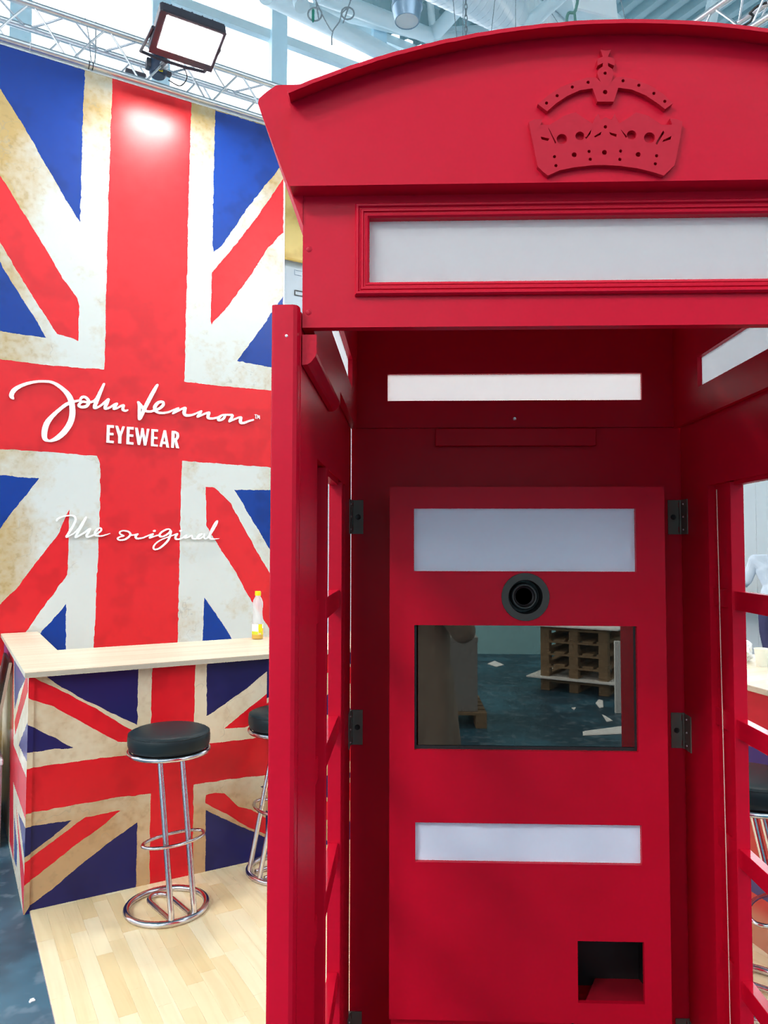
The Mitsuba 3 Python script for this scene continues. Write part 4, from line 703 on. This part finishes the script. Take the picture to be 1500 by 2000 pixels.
# bottle on the counter
t = thing('juice_bottle', 'plastic juice bottle with yellow cap and label on the counter', 'bottle')
bp = st(1.317, 0.596, CH+0.025)
def bot(prof): m = lathe(prof, 40); m.apply_translation(bp); return m
obj('body', bot([(0.0, 0.002), (0.026, 0.0), (0.0335, 0.004), (0.0345, 0.015), (0.034, 0.09), (0.0335, 0.115), (0.0315, 0.135), (0.0285, 0.155), (0.0280, 0.170), (0.0305, 0.190), (0.0330, 0.208), (0.0325, 0.222), (0.0280, 0.240), (0.021, 0.254), (0.0165, 0.262), (0.0160, 0.270)]), M_PET, t, smooth=50)
obj('juice', bot([(0, 0.0005), (0.026, 0.0003), (0.0340, 0.0040), (0.0349, 0.015), (0.0349, 0.030), (0, 0.030)]), M_JUICE, t, smooth=40)
def label_col(p, n, uv):
    a = (p.x-bp[0])*A[0]+(p.y-bp[1])*A[1]; z = p.z-bp[2]
    c = dr.select(a > -0.008, mi.Color3f(0.85, 0.68, 0.0), mi.Color3f(0.82, 0.80, 0.72))
    c = dr.select((z < 0.050) & (a < -0.010), mi.Color3f(0.62, 0.62, 0.02), c)
    c = dr.select((z < 0.050) & (a > 0.010) & (a < 0.020), mi.Color3f(0.62, 0.58, 0.02), c)
    c = dr.select((z > 0.068) & (a > 0.018), mi.Color3f(0.82, 0.82, 0.80), c)
    c = dr.select((z < 0.068) & (z > 0.036) & (a > 0.022), mi.Color3f(0.85, 0.42, 0.08), c)
    c = dr.select((z < 0.040) & (a > -0.004) & (a < 0.008), mi.Color3f(0.85, 0.60, 0.52), c)
    return c
obj('label', bot([(0.0346, 0.029), (0.0350, 0.030), (0.0348, 0.092), (0.0343, 0.094)]), mat('bottle_label', two(principled(proc(label_col), 0.4))), t, smooth=40, label='yellow and white paper label')
obj('cap', bot([(0, 0.296), (0.0170, 0.296), (0.0185, 0.294), (0.0190, 0.270), (0.0165, 0.268), (0, 0.268)]), M_YELLOW, t, smooth=35, label='yellow screw cap')

# crate and boards beside the counter end
t = thing('grey_crate', 'pale grey crate standing beside the counter end', 'crate')
obj('body', sbx(-0.72, 0.88, 0.0, -0.065, 1.60, 0.47, 0.008), mat('crate_shell', two(principled((0.46, 0.48, 0.50), 0.6))), t)
obj('lid', sbx(-0.725, 0.875, 0.455, -0.06, 1.605, 0.49, 0.006), M_WPAINT, t)
def leaning(name, label, cat_, b0, b1, a_foot, a_top, z0, z1, th, mtl):
    t_ = thing(name, label, cat_)
    d = np.array([a_top-a_foot, z1-z0]); d /= np.linalg.norm(d); nrm = np.array([d[1], -d[0]])*th
    pts = [[a_foot, b, z0] for b in (b0, b1)] + [[a_top, b, z1] for b in (b0, b1)]
    pts += [[a_foot-nrm[0], b, z0-nrm[1]*0.0] for b in (b0, b1)] + [[a_top-nrm[0], b, z1-nrm[1]] for b in (b0, b1)]
    obj('sheet', SM(trimesh.convex.convex_hull(np.array(pts))), mtl[0], t_)
    q = [[a_foot+0.001, b0-0.003, z0], [a_top+0.001, b0-0.003, z1], [a_foot+0.001-nrm[0], b0-0.003, z0], [a_top+0.001-nrm[0], b0-0.003, z1-nrm[1]]]
    q = np.array(q); q2 = q.copy(); q2[:, 1] += 0.004
    obj('edge', SM(trimesh.convex.convex_hull(np.vstack([q, q2]))), mtl[1], t_)
leaning('display_board', 'black display board with tan edge leaning on the counter end', 'board', 0.90, 1.36, -0.115, -0.027, 0.492, 1.015, 0.016, (M_BLACK, M_TANW))
leaning('tan_panel', 'tan panel leaning at the far left behind the black board', 'board', 0.96, 1.42, -0.215, -0.085, 0.492, 1.085, 0.030, (M_TANW, M_TANW))

# ------------------------------------------------------------------ right of the box: second counter, stool, cup, bag, person
D2 = np.array([math.sin(-0.243), math.cos(-0.243), 0.0]); N2 = np.array([D2[1], -D2[0], 0.0])   # along the counter's near side, and into it
S2 = np.eye(4); S2[:3, 0], S2[:3, 1], S2[:3, 3] = N2, D2, [1.215, 2.02, 0.0]
def SM2(m): m.apply_transform(S2); return m
rc = thing('side_counter', 'second bar counter with flag print seen through the right window', 'bar counter')
for d0, d1 in ((-0.78, -0.03), (0.03, 0.86)):
    obj('front_panel', SM2(cbox([0.0, d0, 0.0086], [0.018, d1, CH])), M_RIGHTP, rc, label='flag print front panel')
obj('carcass', SM2(cbox([0.02, -0.77, 0.0086], [0.60, 0.85, CH-0.002])), M_BLACK, rc)
for d0, d1 in ((-0.82, 0.015), (0.018, 0.90)):
    obj('countertop', SM2(cbox([-0.045, d0, CH], [0.66, d1, CH+0.025], 0.002)), M_WOODTOP, rc, label='pale oak countertop')
bar_stool([1.00, 1.83, 0.0085], 0.9, 'chrome bar stool seen through the right window of the telephone box')
t = thing('paper_cup', 'pale cream paper cup on the second counter', 'cup')
cp = np.array([1.4325, 2.64, CH+0.025]); CUPS = 1.0
def cup_at(prof): m = lathe(prof, 40); m.apply_translation(cp); return m
obj('body', cup_at([(0.0, 0.003), (0.026, 0.003), (0.0265, 0.0), (0.0285, 0.0), (0.0375, 0.083), (0.0355, 0.083), (0.0268, 0.006), (0, 0.006)]), M_CUP, t, smooth=40)
obj('rim', ring(cp+[0, 0, 0.083], 0.0372, 0.0022, 40, 8), M_CUP, t, smooth=True)
t = thing('paper_bag', 'crumpled white bag beside the paper cup on the second counter', 'bag')
g = trimesh.creation.icosphere(4, 1.0); vv = g.vertices.copy()
k = meshkit.fbm(vv*2.6+3, 4)-0.5; vv = vv*(1+0.55*k[:, None])*[0.10, 0.11, 0.085]; vv[:, 2] = np.maximum(vv[:, 2], -0.055)
g = trimesh.Trimesh(vv, g.faces); g.apply_translation([1.36, 2.83, CH+0.025+0.056]); obj('bag', g, M_BAG, t, smooth=25)
t = thing('card_sleeve', 'folded kraft card sticking out of the white bag', 'card')
scene[t] = mikit.ply(trimesh.convex.convex_hull(np.array([[1.26, 2.79, 1.19], [1.405, 2.80, 1.245], [1.27, 2.82, 1.15], [1.34, 2.83, 1.14], [1.26, 2.795, 1.192], [1.405, 2.805, 1.247], [1.27, 2.825, 1.152], [1.34, 2.835, 1.142]])), M_KRAFT)

def person_back():
    """standing with the back to us, leaning over a low bench, arms forward"""
    p = thing('person', 'person in pale grey jumper and navy trousers standing behind the second counter', 'person')
    ox, oy = 4.715, 9.30
    J = lambda x, y, z: (ox+x*1.05, oy+y, z*1.06)
    hipL, hipR = J(-0.12, 0.0, 0.88), J(0.10, 0.0, 0.88); pel = J(0, -0.01, 0.95); waist = J(0, 0.03, 1.08); chest = J(0, 0.10, 1.28); neck = J(0.02, 0.30, 1.36); head = J(0.03, 0.42, 1.36)
    shL, shR = J(-0.20, 0.13, 1.40), J(0.20, 0.13, 1.40)
    elL, elR = J(-0.27, 0.22, 1.14), J(0.25, 0.26, 1.14); wrL, wrR = J(-0.20, 0.46, 1.06), J(0.16, 0.48, 1.04)
    knL, knR = J(-0.150, -0.02, 0.49), J(0.20, 0.05, 0.49); anL, anR = J(-0.125, -0.07, 0.09), J(0.30, -0.03, 0.09)
    toL, toR = J(-0.135, 0.08, 0.04), J(0.32, 0.10, 0.04)
    def fingers(w, s):
        out = [[(w, 0.028), (tuple(np.add(w, (0.0, 0.08, -0.02))), 0.026)]]
        for i, L in enumerate((0.060, 0.070, 0.064, 0.050)):
            b0 = np.add(w, (s*(0.022-0.015*i), 0.085, -0.02)); b1 = b0+[0, L*0.6, -0.012]; b2 = b1+[0, L*0.35, -0.03]
            out += [[(tuple(b0), 0.0095), (tuple(b1), 0.0085)], [(tuple(b1), 0.0085), (tuple(b2), 0.0075)]]
        b0 = np.add(w, (s*0.03, 0.03, -0.01)); b1 = b0+[s*0.025, 0.035, -0.015]; out += [[(tuple(b0), 0.012), (tuple(b1), 0.0095)]]
        return out
    bones = [[(hipL, 0.085), (knL, 0.055)], [(hipR, 0.085), (knR, 0.055)], [(knL, 0.055), (anL, 0.036)], [(knR, 0.055), (anR, 0.036)], [(anL, 0.036), (toL, 0.034)], [(anR, 0.036), (toR, 0.034)],
             [(hipL, 0.095), (hipR, 0.095), (pel, 0.105)], [(pel, 0.11), (waist, 0.105)], [(waist, 0.11), (J(-0.07, 0.10, 1.27), 0.11), (J(0.07, 0.10, 1.27), 0.11)], [(chest, 0.11), (shL, 0.06), (shR, 0.06)], [(chest, 0.09), (neck, 0.055)], [(neck, 0.052), (J(0.02, 0.36, 1.36), 0.052)],
             [(J(0.03, 0.42, 1.37), 0.086), (J(0.03, 0.47, 1.31), 0.06)], [(J(0.03, 0.505, 1.33), 0.022), (J(0.03, 0.525, 1.315), 0.014)],
             [(shL, 0.055), (elL, 0.042)], [(shR, 0.055), (elR, 0.042)], [(elL, 0.041), (wrL, 0.028)], [(elR, 0.041), (wrR, 0.028)]]
    obj('body', body_mesh(bones+fingers(wrL, 1)+fingers(wrR, -1), 0.014, 8), M_SKIN, p, smooth=True)
    e = 0.018
    top = [[(pel, 0.12+e), (waist, 0.115+e), (J(-0.09, -0.0, 0.98), 0.10), (J(0.09, 0.0, 0.98), 0.10)], [(waist, 0.118+e), (J(-0.085, 0.09, 1.28), 0.112+e), (J(0.085, 0.09, 1.28), 0.112+e)], [(J(-0.06, 0.09, 1.28), 0.112+e), (J(0.06, 0.09, 1.28), 0.112+e), (shL, 0.066+e), (shR, 0.066+e)], [(J(0, 0.16, 1.38), 0.09), (J(0.015, 0.27, 1.365), 0.066)],
           [(shL, 0.062+e), (elL, 0.05+e)], [(shR, 0.062+e), (elR, 0.05+e)], [(elL, 0.048+e), (tuple(np.add(wrL, (0, -0.03, 0.01))), 0.036)], [(elR, 0.048+e), (tuple(np.add(wrR, (0, -0.03, 0.01))), 0.036)]]
    obj('jumper', body_mesh(top, 0.014, 8), M_KNIT, p, smooth=True)
    leg = [[(hipL, 0.118), (hipR, 0.118), (pel, 0.118)], [(hipL, 0.112), (J(-0.09, -0.01, 0.68), 0.098), (knL, 0.076)], [(hipR, 0.112), (J(0.14, 0.01, 0.68), 0.098), (knR, 0.076)], [(knL, 0.076), (tuple(np.add(anL, (0, 0, 0.03))), 0.050)], [(knR, 0.076), (tuple(np.add(anR, (0, 0, 0.03))), 0.050)]]
    obj('trousers', body_mesh(leg, 0.014, 8), M_NAVY, p, smooth=True)
    for an, to in ((anL, toL), (anR, toR)):
        obj('shoe', body_mesh([[(an, 0.048), (tuple(np.add(an, (0, -0.02, -0.045))), 0.044), (tuple(np.add(to, (0, 0.03, 0.0))), 0.040)]], 0.014, 5), M_BLACK, p, smooth=True)
    obj('hair', body_mesh([[(J(0.03, 0.405, 1.385), 0.092), (J(0.03, 0.36, 1.375), 0.070)]], 0.012, 6), M_HAIR, p, smooth=True)
person_back()
t = thing('low_bench', 'pale low bench against the white partition in front of the person', 'bench')
obj('top', cbox([3.6, 9.82, 0.86], [5.6, 10.45, 0.90], 0.004), M_TANW, t)
for x in (3.66, 5.54):
    for y in (9.88, 10.39): obj('leg', cbox([x-0.03, y-0.03, 0], [x+0.03, y+0.03, 0.86], 0.003), M_WPAINT, t)
obj('box', cbox([4.02, 9.98, 0.90], [4.40, 10.3, 1.16], 0.004), M_TANW, t); obj('tray', cbox([3.98, 9.96, 1.16], [4.43, 10.32, 1.20], 0.004), mat('grey_tray', two(principled((0.30, 0.27, 0.29), 0.5))), t)
t = thing('leaning_frame', 'brown picture frame leaning beside the grey jumper', 'frame')
fr = hole_rect(0, 0, 0.40, 0.62, [(0.05, 0.05, 0.35, 0.57)]); fm = board_y(fr, 0, 0.03)
fm.apply_transform(trimesh.transformations.rotation_matrix(-0.20, [0, 1, 0])); fm.apply_translation([4.07, 10.10, 1.205]); obj('frame', fm, M_BROWN, t)
bb = cbox([0.05, 0.012, 0.05], [0.35, 0.018, 0.57]); bb.apply_transform(trimesh.transformations.rotation_matrix(-0.20, [0, 1, 0])); bb.apply_translation([4.07, 10.10, 1.205]); obj('backing', bb, M_WPAINT, t)

# ------------------------------------------------------------------ behind the camera, mirrored in the dark screen
struct('wall_front', cat([cbox([-14, -9.30, 0], [14, -9.15, 4.3]), cbox([0.5, -9.30, 4.3], [14, -9.15, 7.2])]), M_TEAL, label='plain teal wall across the hall')
u1, u2 = np.array([-0.865, -0.50, 0.0]), np.array([0.50, -0.865, 0.0]); SP = np.eye(4)
SP[:3, 0], SP[:3, 1], SP[:3, 3] = u1, u2, [1.95, -5.86, 0.0]
def SMP(m): m.apply_transform(SP); return m
def pallet(z, label):
    t_ = thing('pallet', label, 'pallet', 'wooden pallets in the stack')
    for k in range(5): obj('deck_board', SMP(cbox([0.02+k*0.165, 0.03, z+0.122], [0.02+k*0.165+0.125, 1.2, z+0.144], 0.002)), M_PALLET, t_)
    for k in range(3): obj('stringer_board', SMP(cbox([0.02, 0.03+k*0.54, z+0.10], [0.805, 0.125+k*0.54, z+0.122], 0.002)), M_PALLET, t_)
    for k in range(3): obj('bottom_board', SMP(cbox([0.02+k*0.34, 0.03, z], [0.125+k*0.34, 1.2, z+0.022], 0.002)), M_PALLET, t_)
    for i in range(3):
        for k in range(3): obj('block', SMP(cbox([0.02+k*0.34, 0.03+i*0.54, z+0.022], [0.125+k*0.34, 0.125+i*0.54, z+0.10], 0.003)), M_PALLET, t_)
pallet(0.0, 'lowest wooden pallet under the lower white sheet')
t = thing('white_sheet', 'white board lying low in the pallet stack', 'board'); scene[t] = mikit.ply(SMP(cbox([-0.10, -0.06, 0.145], [0.95, 1.25, 0.163], 0.002)), M_WPAINT)
for k in range(4): pallet(0.164+0.1445*k, ('pallet just above the lower white sheet', 'second pallet above the lower white sheet', 'third pallet above the lower white sheet', 'top pallet under the upper white board')[k])
t = thing('white_sheet', 'white board lying on top of the pallet stack', 'board'); scene[t] = mikit.ply(SMP(cbox([-0.12, -0.06, 0.744], [1.0, 1.25, 0.762], 0.002)), M_WPAINT)
t = thing('upright_board', 'narrow white board standing upright beside the pallet stack', 'board'); scene[t] = mikit.ply(cbox([1.80, -5.10, 0.0], [1.86, -5.06, 0.72], 0.002), M_WPAINT)
t = thing('side_pallet', 'single pallet under the grey carton', 'pallet')
for k in range(5): obj('deck_board', cbox([-0.45, -4.50-0.17*k, 0.12], [0.44, -4.375-0.17*k, 0.144], 0.002), M_PALLET, t)
for k in range(3):
    obj('runner', cbox([-0.45+0.395*k, -5.30, 0.0], [-0.35+0.395*k, -4.375, 0.12], 0.002), M_PALLET, t)
t = thing('grey_carton', 'grey carton standing on the single pallet', 'carton')
obj('body', cbox([-0.40, -5.05, 0.144], [0.36, -4.42, 0.82], 0.004), mat('grey_carton', two(principled((0.24, 0.23, 0.22), 0.7))), t)
obj('lid', cbox([-0.405, -5.055, 0.78], [0.365, -4.415, 0.83], 0.004), 'mat_grey_carton', t)
for i, pts in enumerate(SCRAPS):
    t = thing('paper_scrap', ('upper crumpled white scrap before the pallet stack, mirrored in the screen', 'white scrap just below the crumpled one, mirrored in the screen', 'long pale strip of paper on the floor, mirrored low in the screen', 'tiny white paper scrap left of the crumpled one, mirrored in the screen', 'pale scrap far off on the floor, mirrored near the top of the screen')[i], 'paper scrap', 'paper scraps on the floor')
    pp = np.array(pts); pp[:, 2] = 0.003; q = pp.copy(); q[:, 2] = 0.010; q[:, :2] = q[:, :2].mean(0)+(q[:, :2]-q[:, :2].mean(0))*0.9
    scene[t] = mikit.ply(trimesh.convex.convex_hull(np.vstack([pp, q])), M_PAPER)
t = thing('tape_scrap', 'small white torn scrap on the blue grey floor beside the laminate', 'paper scrap')
pp = Polygon([(0.010*math.cos(q)*(1+0.35*math.sin(3*q+1)), 0.012*math.sin(q)*(1+0.3*math.cos(4*q))) for q in np.arange(14)*2*np.pi/14])
scene[t] = mikit.ply(extrude(pp, 0.003).apply_translation([-1.6727, 1.7227, 0.0005]), M_PAPER)

def photographer():
    p = thing('person', 'photographer in long brown grey coat holding a phone, mirrored in the dark screen', 'person')
    ox, oy = CAM[0]+0.015, CAM[1]-0.40
    J = lambda x, y, z: (ox+x, oy+y, z)
    hipL, hipR, pel, waist = J(-0.09, 0, 0.90), J(0.09, 0, 0.90), J(0, 0, 0.97), J(0, 0, 1.12)
    neck, shL, shR = J(0, 0, 1.51), J(-0.175, 0, 1.44), J(0.175, 0, 1.44)
    elL, elR = J(-0.27, 0.16, 1.24), J(0.27, 0.16, 1.24); wrL, wrR = J(-0.115, 0.30, 1.49), J(0.085, 0.30, 1.49)
    knL, knR, anL, anR = J(-0.095, 0.02, 0.50), J(0.095, 0.02, 0.50), J(-0.10, -0.01, 0.09), J(0.10, -0.01, 0.09)
    toL, toR = J(-0.11, 0.14, 0.035), J(0.11, 0.14, 0.035)
    def hand(w, s):
        w = np.array(w); pc = w+[s*-0.012, 0.045, 0.055]; out = [[(tuple(w), 0.027), (tuple(pc), 0.026)]]
        for i, L in enumerate((0.062, 0.070, 0.065, 0.050)):
            b0 = pc+[s*0.004, 0.02-0.0*i, 0.035-0.019*i]; b1 = b0+[-s*L*0.35, 0.018, 0.006]; b2 = b1+[-s*L*0.45, -0.006, 0.004]
            out += [[(tuple(b0), 0.0095), (tuple(b1), 0.0085)], [(tuple(b1), 0.0085), (tuple(b2), 0.0075)]]
        b0 = pc+[-s*0.005, -0.025, 0.01]; b1 = b0+[-s*0.030, 0.0, 0.030]; return out + [[(tuple(b0), 0.012), (tuple(b1), 0.0095)]]
    bones = [[(hipL, 0.085), (knL, 0.055)], [(hipR, 0.085), (knR, 0.055)], [(knL, 0.055), (anL, 0.036)], [(knR, 0.055), (anR, 0.036)], [(anL, 0.036), (toL, 0.032)], [(anR, 0.036), (toR, 0.032)],
             [(hipL, 0.095), (hipR, 0.095), (pel, 0.10)], [(pel, 0.105), (waist, 0.10)], [(waist, 0.10), (J(-0.07, 0, 1.34), 0.10), (J(0.07, 0, 1.34), 0.10)], [(J(0, 0, 1.36), 0.10), (shL, 0.055), (shR, 0.055)], [(J(0, 0, 1.42), 0.07), (neck, 0.052)], [(neck, 0.05), (J(0, 0.015, 1.58), 0.05)],
             [(J(0, 0.0, 1.695), 0.086), (J(0, 0.03, 1.62), 0.058)], [(J(0, 0.088, 1.665), 0.014), (J(0, 0.112, 1.645), 0.013)], [(J(-0.022, 0.080, 1.610), 0.007), (J(0, 0.088, 1.612), 0.009), (J(0.022, 0.080, 1.610), 0.007)], [(J(-0.088, -0.005, 1.66), 0.016), (J(-0.086, -0.005, 1.69), 0.016)], [(J(0.088, -0.005, 1.66), 0.016), (J(0.086, -0.005, 1.69), 0.016)],
             [(shL, 0.052), (elL, 0.040)], [(shR, 0.052), (elR, 0.040)], [(elL, 0.039), (wrL, 0.027)], [(elR, 0.039), (wrR, 0.027)]]
    bd = obj('body', body_mesh(bones+hand(wrL, -1)+hand(wrR, 1), 0.010, 6), M_SKIN, p, smooth=True)
    for s in (-1, 1):
        obj('iris', trimesh.creation.icosphere(2, 0.0065).apply_translation(J(s*0.033, 0.0805, 1.685)), M_HAIR, p, smooth=True)
        obj('eyebrow', body_mesh([[(J(s*0.018, 0.083, 1.706), 0.005), (J(s*0.048, 0.074, 1.708), 0.004)]], 0.004, 2), M_HAIR, p, smooth=True)
        obj('eye', trimesh.creation.icosphere(2, 0.012).apply_translation(J(s*0.033, 0.073, 1.685)), M_PAPER, p, smooth=True)
    coat = [[(J(-0.12, 0, 0.62), 0.135), (J(0.12, 0, 0.62), 0.135), (J(-0.10, 0, 0.98), 0.130), (J(0.10, 0, 0.98), 0.130)], [(J(-0.09, 0, 0.98), 0.13), (J(0.09, 0, 0.98), 0.13), (J(-0.085, 0, 1.32), 0.125), (J(0.085, 0, 1.32), 0.125)], [(J(-0.06, 0, 1.33), 0.125), (J(0.06, 0, 1.33), 0.125), (shL, 0.078), (shR, 0.078)], [(J(0, -0.01, 1.44), 0.085), (J(0, -0.005, 1.50), 0.072)],
            [(shL, 0.076), (elL, 0.066)], [(shR, 0.076), (elR, 0.066)], [(elL, 0.066), (tuple(np.add(wrL, (-0.02, -0.04, -0.05))), 0.045)], [(elR, 0.066), (tuple(np.add(wrR, (0.02, -0.04, -0.05))), 0.045)]]
    cm = body_mesh(coat, 0.014, 6)
    vv = cm.vertices.copy(); ang = np.arctan2(vv[:, 1]-oy, vv[:, 0]-ox); low = np.clip((1.15-vv[:, 2])/0.5, 0, 1)
    rad = vv[:, :2]-[ox, oy]; vv[:, :2] = [ox, oy]+rad*(1+0.06*low*np.sin(ang*9+vv[:, 2]*3))[:, None]
    obj('coat', trimesh.Trimesh(vv, cm.faces), M_COAT, p, smooth=True, label='long brown grey coat')
    obj('trousers', body_mesh([[(J(-0.09, 0, 0.88), 0.095), (knL, 0.068)], [(J(0.09, 0, 0.88), 0.095), (knR, 0.068)], [(knL, 0.068), (tuple(np.add(anL, (0, 0, 0.02))), 0.052)], [(knR, 0.068), (tuple(np.add(anR, (0, 0, 0.02))), 0.052)]], 0.014, 6), M_DENIM, p, smooth=True)
    for an, to in ((anL, toL), (anR, toR)):
        obj('shoe', body_mesh([[(an, 0.046), (tuple(np.add(an, (0, -0.02, -0.046))), 0.043), (tuple(np.add(to, (0, 0.02, 0.003))), 0.038)]], 0.014, 5), M_BLACK, p, smooth=True)
    obj('hair', body_mesh([[(J(0, -0.018, 1.715), 0.094), (J(0, -0.04, 1.64), 0.078)]], 0.012, 6), M_HAIR, p, smooth=True)
    t_ = thing('phone', 'black phone held up by the photographer', 'phone')
    obj('body', cbox([CAM[0]-0.062, CAM[1]-0.016, 1.560], [CAM[0]+0.016, CAM[1]-0.008, 1.720], 0.003), M_BLACK, t_)
    obj('display', cbox([CAM[0]-0.059, CAM[1]-0.0166, 1.565], [CAM[0]+0.013, CAM[1]-0.0158, 1.715]), M_LENS, t_)
photographer()
